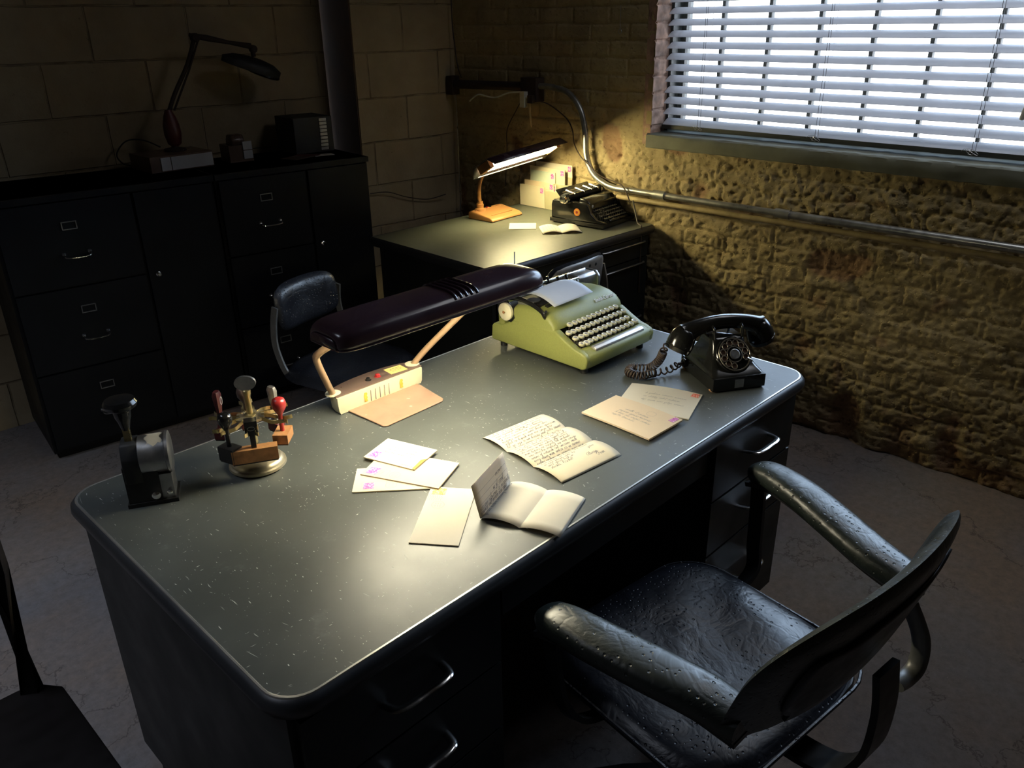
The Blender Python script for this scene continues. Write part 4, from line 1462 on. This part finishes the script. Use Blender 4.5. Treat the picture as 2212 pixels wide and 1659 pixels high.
b.grid(lambda u, v: seatf(u, v), 36, 36)
b.grid(lambda u, v: seatf(u, v, False), 36, 36)
bmesh.ops.remove_doubles(b.bm, verts=b.bm.verts, dist=1e-5)
bmesh.ops.recalc_face_normals(b.bm, faces=b.bm.faces)
b.obj('seat', 'leather', ac, smooth=70)
b = B(); b.loft([[(x, y, z) for x, y in rrect(-.235 * k, .235 * k, -.215 * k, .235 * k, .09 * k, 6)] for z, k in ((.395, .80), (.405, .98), (.425, 1.0), (.436, .99))]); b.obj('seat_pan', 'chair_metal', ac)
b = B(); b.tube([(x * 1.0, y + .012, .441) for x, y in rrect(-.247, .247, -.234, .234, .10, 6)] + [(.247, .134 + .012, .441)], .0035, 6); b.obj('seat_piping', 'leather', ac)
# arms: padded, long S along each side
for s in (-1, 1):
    if s > 0:
        path = smooth_path([(.352, .170, .650), (.345, .120, .664), (.325, .040, .668), (.298, -.050, .662), (.268, -.150, .652), (.258, -.225, .642), (.254, -.252, .640)], 6)
    else:
        path = smooth_path([(-.318, .108, .650), (-.316, .062, .664), (-.306, -.010, .668), (-.284, -.090, .662), (-.256, -.170, .652), (-.244, -.220, .642), (-.241, -.246, .640)], 6)
    b = B()
    m = len(path)
    rg = []
    for i, p in enumerate(path):
        t = i / (m - 1)
        w_ = .031 + .010 * math.sin(PI * t) + .004 * t
        h_ = .024
        endk = min(1, (t + .012) / .10) ** .5
        w_ *= .45 + .55 * endk
        h_ *= .55 + .45 * endk
        d = (path[min(i + 1, m - 1)] - path[max(i - 1, 0)]).normalized()
        sd = d.cross(Vector((0, 0, 1))).normalized()
        up = sd.cross(d)
        rg.append([tuple(p + sd * w_ * math.copysign(abs(math.cos(a)) ** .7, math.cos(a)) + up * h_ * math.copysign(abs(math.sin(a)) ** .8, math.sin(a))) for a in [2 * PI * k / 20 for k in range(20)]])
    b.loft(rg); b.obj('arm_pad', 'leather_green', ac, smooth=60)
    b = B()
    under = [p - Vector((0, 0, .024)) for p in path]
    b.bar(under, .050, .010); b.obj('arm_rail', 'chair_metal', ac)
    f0 = path[2]
    b = B()
    b.bar(smooth_path([(f0.x, f0.y - .005, .640), (f0.x - s * .002, f0.y - .010, .57), (f0.x - s * .012, f0.y - .020, .48), (f0.x - s * .045, f0.y - .040, .425), (s * .16, f0.y - .05, .402)], 6), .034, .010, up=(s, 0, 0)); b.obj('arm_support', 'chair_metal', ac)
# curved backrest
def backf(u, v, o_):
    """u across -1..1, v bottom..top, o_ = +1 front face, -1 back face"""
    r = max(abs(u), abs(v))
    s_ = (abs(u) ** 3.2 + abs(v) ** 3.2) ** (1 / 3.2) if r else 1
    k = r / s_ if r else 0
    u2, v2 = u * k, v * k
    e_ = max(0, 1 - r ** 4) ** .5
    ang = u2 * .345
    R_ = .850
    x = R_ * math.sin(ang) + .006
    y = -.292 + R_ * (1 - math.cos(ang)) * 1.02
    z = .705 + v2 * .135 + .008 * (1 - u2 * u2) + .012 * u2
    y += -.040 * v2
    th = (.022 * e_ if o_ > 0 else -.016 * e_)
    nx_, ny_ = -math.sin(ang), math.cos(ang)
    return (x + nx_ * th, y + ny_ * th, z)
b = B()
b.grid(lambda u, v: backf(-1 + 2 * u, -1 + 2 * v, 1), 44, 22)
b.grid(lambda u, v: backf(-1 + 2 * u, -1 + 2 * v, -1), 44, 22)
bmesh.ops.remove_doubles(b.bm, verts=b.bm.verts, dist=1e-5)
bmesh.ops.recalc_face_normals(b.bm, faces=b.bm.faces)
b.obj('backrest', 'leather_green', ac, smooth=70)
b = B()
b.grid(lambda u, v: tuple(Vector(backf((-1 + 2 * u) * .70, (-1 + 2 * v) * .66 - .12, -1)) + Vector((0, -.006, 0))), 20, 10)
b.obj('back_shell', 'chair_metal', ac, solid=.008)
b = B()
b.bar(smooth_path([(0, -.325, .66), (0, -.335, .58), (0, -.325, .48), (0, -.27, .405), (0, -.12, .385)], 6), .060, .012, up=(0, 1, 0)); b.obj('back_post', 'chair_metal', ac)
b = B()
b.tube(smooth_path([(.20, -.262, .640), (.205, -.292, .58), (.195, -.300, .53), (.165, -.298, .515), (.12, -.300, .53)], 6), .016, 12, flat=(.55, 1)); b.obj('back_bracket', 'chair_grey', ac)
b = B(); b.lathe([(.030, .12), (.030, .30), (.018, .305), (.018, .395), (.05, .398)], 20); b.obj('column', 'chair_metal', ac)
for k in range(4):
    a = PI / 4 + k * PI / 2
    b = B(); b.bar([(.02 * math.cos(a), .02 * math.sin(a), .135), (.14 * math.cos(a), .14 * math.sin(a), .115), (.265 * math.cos(a), .265 * math.sin(a), .075)], .034, .022); lo = b.obj('leg', 'chair_metal', ac)
    b = B(); b.lathe([(.024, -.011), (.027, -.008), (.027, .008), (.024, .011)], 18, T(.265 * math.cos(a), .265 * math.sin(a), .027) @ rotm('Z', a + .6) @ rotm('X', PI/2)); b.cyl((.262 * math.cos(a), .262 * math.sin(a), .03), (.262 * math.cos(a), .262 * math.sin(a), .07), .008, 10)
    b.obj('caster', 'black_matt', lo)

# ------------------------------------------------------------ two small swivel chairs
def swivel(label, loc, rz, backz=.66, seatz=.43, shell='chair_grey', bw=.155, bh=.085):
    """faces local -y"""
    r = thing('swivel_chair', label, 'office chair', loc, rz)
    b = B()
    def sf_(u, v, top):
        x, y = -1 + 2 * u, -1 + 2 * v
        q = max(abs(x), abs(y)); s_ = (abs(x) ** 3 + abs(y) ** 3) ** (1/3) if q else 1
        k = q / s_ if q else 0
        e_ = max(0, 1 - q ** 5) ** .5
        return (x * k * .215, y * k * .205, seatz + (.035 * e_ if top else -.012 * e_))
    b.grid(lambda u, v: sf_(u, v, True), 20, 20); b.grid(lambda u, v: sf_(u, v, False), 20, 20)
    bmesh.ops.remove_doubles(b.bm, verts=b.bm.verts, dist=1e-5)
    bmesh.ops.recalc_face_normals(b.bm, faces=b.bm.faces)
    b.obj('seat', 'leather', r, smooth=70)
    def bf(u, v, o_):
        q = max(abs(u), abs(v)); s_ = (abs(u) ** 4 + abs(v) ** 4) ** .25 if q else 1
        k = q / s_ if q else 0
        u2, v2 = u * k, v * k
        e_ = max(0, 1 - q ** 4) ** .5
        x = u2 * bw
        y = .205 - .03 * u2 * u2 + (-.028 * e_ if o_ > 0 else .004 * e_) + .010 * v2
        return (x, y, backz + v2 * bh)
    b = B()
    b.grid(lambda u, v: bf(-1 + 2 * u, -1 + 2 * v, 1), 26, 16)
    b.grid(lambda u, v: bf(-1 + 2 * u, -1 + 2 * v, 0), 26, 16)
    bmesh.ops.remove_doubles(b.bm, verts=b.bm.verts, dist=1e-5)
    bmesh.ops.recalc_face_normals(b.bm, faces=b.bm.faces)
    b.obj('backrest', 'leather', r, smooth=70)
    b = B()
    b.grid(lambda u, v: tuple(Vector(bf((-1 + 2 * u) * .93, (-1 + 2 * v) * .90, 0)) + Vector((0, .006, 0))), 20, 10)
    so = b.obj('back_shell', shell, r, solid=.004)
    for i in range(5):
        for j in range(2):
            px = -.10 + .05 * i + (.02 if j else 0)
            p = bf(px / bw, .1 + .5 * j, 0)
            b = B(); b.lathe([(.0058, 0), (.0058, .0012)], 12, T(p[0], p[1] + .0105, p[2]) @ rotm('X', -PI/2)); b.obj('vent_hole', 'black_matt', so)
    for s in (-1, 1):
        b = B()
        b.bar(smooth_path([(s * (bw + .006), .176, backz + .02), (s * (bw + .012), .188, backz - .05), (s * (bw + .02), .182, backz - .13), (s * (bw + .012), .15, seatz - .0), (s * .14, .10, seatz - .03), (s * .06, .05, seatz - .04)], 6), .026, .007, up=(1, 0, 0)); b.obj('back_bar', shell, r)
    b = B(); b.lathe([(.026, .12), (.026, .30), (.016, .305), (.016, seatz - .04), (.09, seatz - .03), (.09, seatz - .015)], 20); b.obj('column', 'chair_metal', r)
    for k in range(4):
        a = PI / 4 + k * PI / 2
        b = B(); b.bar([(.02 * math.cos(a), .02 * math.sin(a), .135), (.24 * math.cos(a), .24 * math.sin(a), .07)], .03, .02); lo = b.obj('leg', 'chair_metal', r)
        b = B(); b.lathe([(.022, -.010), (.025, -.007), (.025, .007), (.022, .010)], 16, T(.24 * math.cos(a), .24 * math.sin(a), .0255) @ rotm('Z', a + .6) @ rotm('X', PI/2)); b.cyl((.238 * math.cos(a), .238 * math.sin(a), .03), (.238 * math.cos(a), .238 * math.sin(a), .07), .007, 8); b.obj('caster', 'black_matt', lo)
    return r
swivel('small dark blue padded swivel chair between the big desk and the cabinets', (1.17, 1.535, 0), math.radians(14), .655, .43)
swivel('small swivel chair with perforated metal back facing the second desk', (1.805, 1.205, 0), math.radians(183), .715, .44, 'dullback', .165, .085)

# dark wooden chair cut off at lower left
wc = thing('wooden_chair', 'near-black wooden chair cut off at the lower left corner of the photo', 'chair', (-.36, .40, 0))
b = B(); b.prism([(-.22, -.20), (.225, -.20), (.222, .165), (.190, .208), (.16, .212), (-.19, .212), (-.215, .165)], .480, .502, 'z', .004, 2); b.obj('seat', 'darkwood', wc)
for sx, sy in ((-1, -1), (1, -1)):
    b = B(); b.cyl((sx * .19, sy * .17, 0), (sx * .18, sy * .16, .485), .016, 12); b.obj('leg', 'darkwood', wc)
for sx in (-1, 1):
    b = B(); b.bar([(sx * .175, .215, 0), (sx * .180, .195, .49), (sx * .190, .203, .75), (sx * .195, .225, .98)], .026, .030); b.obj('back_post', 'darkwood', wc)
b = B(); b.box(-.20, .20, .205, .225, .89, .97, .005); b.obj('top_rail', 'darkwood', wc)

# ------------------------------------------------------------ second desk: lamp, typewriter, rack, papers
l2 = thing('desk_lamp', 'orange-tan gooseneck desk lamp with a lit tube on the second desk', 'desk lamp', (2.262, 1.885, .740), math.radians(4))
b = B(); b.prism([(-.078, .001), (-.078, .010), (-.060, .020), (.045, .036), (.062, .036), (.070, .030), (.072, .001)], -.105, .105, 'x', .006, 3); b.obj('base', 'lamp2', l2)
b = B(); b.box(-.07, .07, -.046, -.040, .0225, .0255, .0005, 1, rotm('X', math.radians(0))); b.box(-.085, .085, .038, .052, .034, .0375, .001, 1); b.obj('pen_groove', 'wood', l2)
b = B(); b.lathe([(.006, 0), (.005, .005)], 12, T(-.006, .044, .037)); b.obj('button', 'red', l2)['label'] = 'red push button'
b = B(); b.lathe([(.006, 0), (.005, .005)], 12, T(.016, .044, .037)); b.obj('button', 'black', l2)['label'] = 'black push button'
b = B(); b.lathe([(.026, .030), (.024, .042), (.016, .046), (.017, .062), (.013, .066), (.013, .076)], 24, T(-.055, .042, 0)); b.obj('neck_collar', 'lamp2', l2)
b = B(); b.tube(smooth_path([(-.055, .042, .06), (-.056, .045, .12), (-.048, .040, .17), (-.035, .010, .220), (-.022, -.05, .255), (-.016, -.12, .280)], 6), .0088, 12); b.obj('gooseneck', 'lamp2', l2)
tlt = math.radians(31)
sm = T(-.012, -.165, .287) @ rotm('Z', math.radians(0)) @ rotm('Y', math.radians(-3.5)) @ rotm('X', -tlt)
b = B()
sec = [(-.075, -.018), (-.045, .020), (.045, .020), (.075, -.018)]
hl = .250
b.loft([[(-hl, y, z) for y, z in sec], [(-hl + .035, y * .9, z + .004) for y, z in sec], [(hl - .035, y * .9, z + .004) for y, z in sec], [(hl, y, z) for y, z in sec]], close=False, caps=False, mtx=sm)
b.loft([[(-hl, y, z) for y, z in sec], [(hl, y, z) for y, z in sec]], close=False, caps=False, mtx=sm)
b.obj('shade', 'shade', l2, solid=.0015, smooth=20)
b = B()
sec2 = [(-.072, -.0178), (-.044, .0175), (.044, .0175), (.072, -.0178)]
b.loft([[(-hl + .03, y, z) for y, z in sec2], [(hl - .03, y, z) for y, z in sec2]], close=False, caps=False, mtx=sm)
b.obj('reflector', 'reflector', l2, smooth=20)
for dy in (-.017, .017):
    b = B(); b.cyl(sm @ Vector((-.212, dy, -.004)), sm @ Vector((.212, dy, -.004)), .0120, 16); b.obj('lit_tube', TUBE2, l2)
for s in (-1, 1):
    b = B(); b.box(s * .227 - .012, s * .227 + .012, -.035, .035, -.018, .016, .002, 1, sm); b.obj('tube_socket', 'lamp2', l2)

t2 = thing('typewriter', 'glossy black vintage typewriter with an orange round badge on the second desk', 'typewriter', (2.492, 1.497, .740), math.radians(5))
b = B()
b.box(-.128, .128, -.145, .140, .006, .022, .004, 2)
for s in (-1, 1):
    b.prism([(-.145, .022), (-.145, .030), (-.105, .036), (-.075, .060), (-.060, .092), (-.050, .100), (.060, .106), (.130, .098), (.135, .080), (.135, .022)], s * .113 - .011, s * .113 + .011, 'x', .005, 3)
b.prism([(-.060, .062), (-.058, .098), (-.040, .114), (-.005, .118), (.0, .10), (.0, .062)], -.105, .105, 'x', .005, 3)
b.box(-.11, .11, .09, .13, .02, .10, .004, 2)
b.obj('frame', 'black', t2, smooth=45)
b = B(); b.lathe([(.0165, 0), (.0165, .001)], 28, T(-.1245, -.005, .060) @ rotm('Y', -PI/2)); bo = b.obj('badge', 'orange', t2)
b = B(); b.lathe([(.0120, .001), (.0120, .0014)], 24, T(-.1245, -.005, .060) @ rotm('Y', -PI/2)); b.obj('badge_ring', 'amber', bo)
b = B(); b.lathe([(.0065, .0014), (.0065, .0020)], 20, T(-.1245, -.005, .060) @ rotm('Y', -PI/2)); b.obj('badge_centre', 'red', bo)
b = B(); b.cyl((-.145, .055, .118), (.145, .055, .118), .017, 20); b.obj('platen', 'black_matt', t2)
for s in (-1, 1):
    b = B(); b.lathe([(.018, 0), (.020, .003), (.020, .008), (.011, .009), (.011, .014), (.016, .015), (.016, .024), (.006, .026)], 20, T(s * .128, .055, .112) @ rotm('Y', s * PI/2)); b.obj('platen_knob', 'chrome', t2)
b = B(); b.prism([(.075, .112), (.110, .146), (.114, .144), (.082, .110)], -.125, .120, 'x', .001, 1); b.obj('paper_table', 'black', t2)
b = B(); b.cyl((-.13, .035, .132), (.13, .035, .132), .0025, 8); b.cyl((-.13, .072, .138), (.13, .072, .138), .0025, 8)
for x in (-.09, -.02, .04, .09):
    b.cyl((x, .028, .130), (x, .078, .141), .005, 8)
b.obj('paper_bail', 'chrome', t2)
b = B(); b.bar(smooth_path([(-.130, .05, .125), (-.165, .03, .125), (-.175, .0, .120)], 4), .004, .008); b.obj('return_lever', 'chrome', t2)
b = B(); b.lathe([(.006, 0), (.007, .003), (.004, .005)], 12, T(-.085, -.0575, .085) @ rotm('X', PI/2)); b.obj('round_button', 'whitepl', t2)
kp = B(); kp.lathe([(.0058, -.001), (.0062, 0), (.0062, .0025), (.0050, .003)], 12)
k0 = kp.obj('key', 'black', t2)
kr = B(); kr.lathe([(.0064, .0008), (.0068, .0016), (.0064, .0026), (.0052, .0030)], 14); kr0 = kr.obj('key_ring', 'steel', k0)
ksm_ = B(); ksm_.box(-.001, .001, -.001, .001, -.022, 0); ks0 = ksm_.obj('key_stem', 'steel', k0)
cnt = 0
for r_ in range(4):
    for i in range(11 if r_ < 3 else 10):
        o = k0 if cnt == 0 else k0.copy()
        if cnt:
            COL.objects.link(o); o.parent = t2
            for c0 in (kr0, ks0):
                c = c0.copy(); COL.objects.link(c); c.parent = o
        o.location = (-.088 + i * .0172 + (r_ % 2) * .006 + (.004 if r_ == 3 else 0), -.070 - r_ * .0175, .066 - r_ * .0095)
        o.rotation_euler = (math.radians(10), 0, 0)
        cnt += 1
b = B(); b.prism([(-.143, .026), (-.143, .031), (-.138, .034), (-.130, .034), (-.128, .028)], -.07, .075, 'x', .001, 1); b.obj('space_bar', 'black', t2)
for fx in (-.11, .11):
    for fy in (-.125, .12):
        b = B(); b.lathe([(.011, .0005), (.011, .008)], 12, T(fx, fy, 0)); b.obj('foot', 'black_matt', t2)

rk = thing('letter_rack', 'cream tiered letter rack full of envelopes beside the black typewriter', 'letter rack', (2.58, 1.84, .740))
b = B()
def plate_arch(b, x, ya, yb, z0_, z1_, th=.003):
    pts = [(ya, z0_), (yb, z0_), (yb, z1_)]
    cm_ = (ya + yb) / 2
    wq = (yb - ya) * .5 - .012
    n = 14
    arch = [(cm_ + wq * math.copysign(abs(math.cos(PI * k / n)) ** .35, math.cos(PI * k / n)), z1_ - (z1_ - z0_ - .012) * (1 - abs(2 * k / n - 1) ** 6) * 0 - 0) for k in range(n + 1)]
    b.prism([(ya, z0_), (yb, z0_), (yb, z1_), (ya, z1_)], x, x + th, 'x', .001, 1)
PL = [(-.042, -.145, .135, .002, .088), (-.010, -.135, .125, .002, .118), (.022, -.130, .115, .002, .150)]
plate_arch(b, *PL[0]); plate_arch(b, *PL[1]); plate_arch(b, *PL[2])
b.box(-.045, .028, -.140, .135, .001, .004)
b.obj('rack_body', 'rackcream', rk)
def renv(label, x, ya, yb, za, zb, mat, sy=None, grp='envelopes in the rack'):
    r = thing('envelope', label, 'envelope', (2.58 + x, 1.84 + (ya + yb) / 2, .744), 0, grp)
    w_ = (yb - ya) / 2
    b = B(); b.box(-.0015, .0015, -w_, w_, za - .004, zb - .004, .0004, 1, rotm('Y', math.radians(-2))); b.obj('paper_body', mat, r)
    b = B(); b.box(-.0021, -.0016, -w_ + .006, -w_ + .026, zb - .034, zb - .010, mtx=rotm('Y', math.radians(-2))); b.obj('postage_stamp', 'stamp', r)
    b = B(); b.stroke([(-.0022, -w_ + .05 + .008 * math.cos(t * PI / 8), zb - .026 + .008 * math.sin(t * PI / 8)) for t in range(17)], .0006, nrm=(1, 0, 0)); b.obj('postmark', 'inklight', r, smooth=0)
    return r
renv('cream envelope at the front of the letter rack', -.0465, -.020, .140, .002, .103, 'paper')
renv('cream envelope second from the front of the letter rack', -.030, -.066, .122, .004, .124, 'paper3')
renv('thin cream envelope third from the front of the letter rack', -.023, -.075, .125, .004, .116, 'paper')
renv('pale green envelope in the middle of the letter rack', -.002, -.050, .108, .006, .168, 'greenpaper')
renv('wide cream envelope behind the pale green one in the letter rack', .006, -.105, .118, .006, .186, 'paper')
renv('tallest cream envelope at the very back of the letter rack', .030, -.130, .098, .006, .206, 'paper2')

e, tp = envelope('small cream card lying beside the open booklet on the second desk', 2.205, 1.655, 42, .112, .118, .7413, 'paper', .0008, name='note_card')
e['category'] = 'card'
b = B(); b.stroke([(-.045, .05, .0012), (-.02, .05, .0012)], .002); b.obj('heading', 'stamp', e, smooth=0)
nb = thing('open_booklet', 'open folded leaflet lying in front of the black typewriter', 'leaflet', (2.262, 1.485, .7408), math.radians(50))
b = B()
def nf(u, v):
    y = -.085 + .17 * v
    return ((u - .5) * .135, y, .001 + .010 * abs(math.sin(PI * 2 * v)) ** .8)
b.grid(nf, 4, 32); b.obj('sheet', 'paper2', nb, solid=-.0004)
b = B()
for i in range(5):
    scribble(b, -.055, .05, .07 - i * .012, .004, f=lambda x, y: (x, y, .0014 + .010 * abs(math.sin(PI * 2 * (y + .085) / .17)) ** .8), wd=.0004)
b.obj('handwriting', 'inklight', nb, smooth=0)

# ------------------------------------------------------------ things on the cabinets
CT = 1.0222
bx = thing('flat_box', 'low grey box with pale front panel under the magnifier lamp', 'box', (1.155, 2.70, CT), CA + .12)
b = B(); b.box(-.135, .135, -.10, .10, 0, .062, .003, 2); b.obj('body', 'brownpl', bx)
b = B(); b.box(-.092, -.052, -.1035, -.099, .004, .056, .001, 1); b.box(-.048, .131, -.1035, -.099, .004, .056, .001, 1); b.obj('front_panel', 'slat', bx)
mg = thing('magnifier_lamp', 'dark jointed magnifier lamp standing on the flat box on the cabinets', 'magnifier lamp', (1.185, 2.72, CT + .0625))
def G(x, y, z):
    return (x - 1.185, y - 2.72, z - CT - .0625)
b = B(); b.lathe([(.045, 0), (.045, .008), (.015, .014), (.012, .03)], 24); b.obj('foot', 'rust', mg)
b = B()
secs_ = [(1.100, .012, .012), (1.112, .028, .022), (1.150, .036, .026), (1.190, .034, .026), (1.225, .024, .020), (1.250, .012, .012)]
b.loft([[G(1.188 + (z - 1.10) * -.03 + rx * math.cos(t * PI / 10), 2.72 + ry * math.sin(t * PI / 10), z) for t in range(20)] for z, rx, ry in secs_]); b.obj('spring_housing', 'darkred', mg)
b = B(); b.tube(smooth_path([G(1.186, 2.72, 1.24), G(1.225, 2.72, 1.31), G(1.300, 2.72, 1.42), G(1.345, 2.72, 1.512)], 4), .0085, 10); b.obj('lower_arm', 'rust', mg)
b = B(); b.tube([G(1.208, 2.715, 1.245), G(1.30, 2.71, 1.40), G(1.358, 2.71, 1.510)], .0045, 8); b.obj('stay_rod', 'rust', mg)
b = B(); b.lathe([(.014, -.014), (.018, -.010), (.018, .010), (.014, .014)], 18, T(*G(1.352, 2.72, 1.522)) @ rotm('X', PI/2)); b.obj('elbow_joint', 'rust', mg)
b = B(); b.tube([G(1.330, 2.72, 1.533), G(1.40, 2.72, 1.520), G(1.50, 2.72, 1.500), G(1.60, 2.72, 1.482)], [.008, .013, .008, .013], 10); b.obj('upper_arm', 'rust', mg)
b = B(); b.cyl(G(1.605, 2.72, 1.485), G(1.605, 2.71, 1.440), .010, 12); b.lathe([(.016, -.01), (.016, .01)], 16, T(*G(1.612, 2.72, 1.470)) @ rotm('X', PI/2)); b.obj('head_joint', 'rust', mg)
b = B()
hm = T(*G(1.590, 2.70, 1.405)) @ rotm('Y', math.radians(17)) @ rotm('X', math.radians(14))
rings = []
for z, k in ((-.020, .90), (-.018, 1.0), (.006, 1.0), (.024, .72), (.030, .40)):
    rings.append([((.145 if math.cos(t) < 0 else .128) * k * math.cos(t), (.070 + .022 * math.cos(t)) * k * math.sin(t), z) for t in [i * PI / 18 for i in range(36)]])
b.loft(rings, mtx=hm); b.obj('lamp_head', 'black_matt', mg, smooth=50)
b = B(); b.tube([(.055 + .068 * math.cos(t), .066 * math.sin(t), -.022) for t in [i * PI / 16 for i in range(33)]], .007, 8, mtx=hm); b.obj('lens_ring', 'black', mg)
b = B(); b.lathe([(.066, -.0265), (.066, -.022)], 30, hm @ T(.055, 0, 0)); b.obj('lens', 'brownpl', mg)
b = B(); b.tube(smooth_path([G(1.14, 2.76, 1.10), G(1.09, 2.80, 1.13), G(1.03, 2.83, 1.13), G(.985, 2.84, 1.08), G(1.0, 2.82, 1.04), G(1.05, 2.80, CT + .008)], 6), .003, 6); b.obj('cord', 'black_matt', mg)
dc = thing('desk_gadget', 'dark brown desk gadget with two pale square plates beside the flat box', 'desk gadget', (1.425, 2.64, CT), CA)
b = B(); b.box(-.055, .050, -.05, .06, 0, .07, .006, 2); b.prism([(-.03, .06), (-.04, .09), (-.025, .112), (.02, .112), (.035, .09), (.035, .06)], -.035, .025, 'x', .008, 3)
b.obj('body', 'brownpl', dc)
for z in (.012, .050):
    b = B(); b.box(.006, .046, -.056, -.050, z, z + .034, .001, 1); b.obj('pale_plate', 'slat', dc)
cfb = thing('card_file_box', 'black card file box with a column of nine pale label holders', 'card file', (1.790, 2.645, CT), CA)
b = B(); b.box(-.095, .095, -.07, .13, 0, .155, .006, 2); b.obj('body', 'black_matt', cfb)
for i in range(9):
    b = B(); b.box(.030, .066, -.0735, -.0695, .008 + i * .0160, .0195 + i * .0160, .0008, 1); b.obj('label_holder', 'steel', cfb)
for (x, y, a, w_, h_, mt, lb) in ((1.64, 2.50, .3, .13, .09, 'brownpl', 'brown leaflet lying in front of the card file box'), (1.755, 2.475, -.25, .09, .05, 'paper2', 'small pale slip of paper near the cabinet corner by the pier'), (1.70, 2.52, .75, .05, .11, 'darkred', 'dark red slip of paper crossing the brown leaflet')):
    b = B(); b.box(-w_/2, w_/2, -h_/2, h_/2, 0, .0012); o = b.obj('loose_paper', mt); o.location = (x, y, CT + (.0015 if mt == 'darkred' else .0002)); o.rotation_euler = (0, 0, a); tag(o, lb, 'paper')

# ------------------------------------------------------------ pipes, cords and the outlet on the brick wall
XP = 2.592
b = B(); b.cyl((XP, 1.44, .876), (XP, .62, .876), .0130, 14); b.cyl((XP, .62, .876), (XP, -1.4, .884), .0150, 14)
for y in (1.21, .64):
    b.cyl((XP, y + .03, .876), (XP, y - .03, .876), .0185, 16)
tag(b.obj('conduit_pipe', 'conduit'), 'galvanised conduit pipe running along the brick wall below the window', 'pipe')
b = B(); b.cyl((2.60, 1.44, .838), (2.60, -1.4, .846), .0110, 12)
tag(b.obj('painted_pipe', 'oldpipe'), 'thinner yellow-painted pipe directly under the galvanised conduit', 'pipe')
b = B(); b.tube(smooth_path([(XP, 1.44, .876), (XP, 1.50, .886), (XP, 1.575, .925), (XP, 1.618, 1.0), (XP, 1.628, 1.10), (XP, 1.660, 1.20), (XP, 1.735, 1.268), (XP, 1.84, 1.288), (XP, 1.93, 1.288)], 6), .0135, 14)
tag(b.obj('bent_conduit', 'conduit'), 'curved conduit arching from the outlet box down to the straight pipe', 'pipe')
b = B(); b.cyl((2.590, 1.93, 1.285), (2.590, 2.50, 1.275), .021, 14)
b.box(2.565, 2.615, 2.485, 2.527, 1.225, 1.315, .006, 2)
tag(b.obj('iron_pipe', 'rust'), 'short sooty iron pipe running from the corner to the outlet box', 'pipe')
ot = thing('outlet_box', 'sooty electrical outlet box on the brick wall with plugs in it', 'outlet', (2.592, 1.955, 1.27))
b = B(); b.box(-.03, .03, -.05, .045, -.05, .055, .006, 2); b.obj('box', 'rust', ot)
b = B(); b.box(-.055, -.03, .0, .028, -.075, -.005, .004, 2); b.obj('white_adapter', 'whitepl', ot)
b = B(); b.tube([(-.030, -.010, -.05), (-.032, -.014, -.10), (-.030, -.022, -.165)], [.010, .008, .004], 8, flat=(1, .5)); b.obj('hanging_strip', 'oldpipe', ot)
b = B(); b.box(-.05, -.03, -.045, -.015, -.055, -.02, .003, 1); b.obj('plug', 'cordbrown', ot)
def cord(label, pts, r=.0028, mat='cordbrown', name='power_cord'):
    b = B(); b.tube(smooth_path(pts, 7), r, 6)
    return tag(b.obj(name, mat), label, 'cord')
cord('white cord sticking out left from the outlet box', [(2.545, 1.985, 1.262), (2.54, 2.06, 1.255), (2.54, 2.14, 1.232), (2.54, 2.20, 1.232), (2.54, 2.27, 1.238), (2.54, 2.33, 1.205)], .004, 'whitepl')
cord('brown cord curving from the outlet box down to the black typewriter', [(2.55, 1.915, 1.230), (2.575, 1.84, 1.215), (2.59, 1.745, 1.160), (2.592, 1.705, 1.11), (2.595, 1.695, 1.05), (2.575, 1.640, 1.000), (2.570, 1.590, .97), (2.580, 1.53, .925), (2.588, 1.45, .905), (2.575, 1.40, .897), (2.560, 1.36, .87), (2.555, 1.335, .83)])
cord('thin cord falling from the outlet box behind the lit lamp', [(2.56, 2.00, 1.215), (2.59, 2.06, 1.17), (2.60, 2.13, 1.08), (2.605, 2.14, .98), (2.60, 2.15, .80)], .0022)
cord('thin dark cord running down the room corner from above', [(2.605, 2.50, 2.4), (2.600, 2.505, 1.65), (2.600, 2.49, 1.45), (2.595, 2.47, 1.36), (2.58, 2.43, 1.31)], .0030)
cord('pale thin wire dropping down the room corner below the iron pipe', [(2.600, 2.498, 1.22), (2.602, 2.498, 1.0), (2.600, 2.497, .65), (2.600, 2.497, .2)], .0022, 'conduit', 'wire')
cord('cord from the black typewriter hanging over the second desk front edge', [(2.575, 1.335, .838), (2.548, 1.298, .79), (2.530, 1.272, .757), (2.520, 1.252, .752), (2.518, 1.2405, .735), (2.518, 1.240, .60), (2.520, 1.240, .45)], .0030)
cord('cord lying on the pier wall between the cabinet and the second desk', [(2.06, 2.565, .79), (2.16, 2.55, .785), (2.27, 2.54, .745), (2.40, 2.53, .715), (2.50, 2.50, .73)], .0026)
b = B(); b.cyl((2.600, 1.46, 1.62), (2.600, 1.46, 1.53), .0012, 5); b.tube([(2.600, 1.46 + .008 * math.cos(t), 1.52 + .009 * math.sin(t)) for t in [i * PI / 8 for i in range(17)]], .0014, 5); tag(b.obj('wire_hook', 'steel'), 'small wire loop hanging on the bricks left of the window', 'hook')
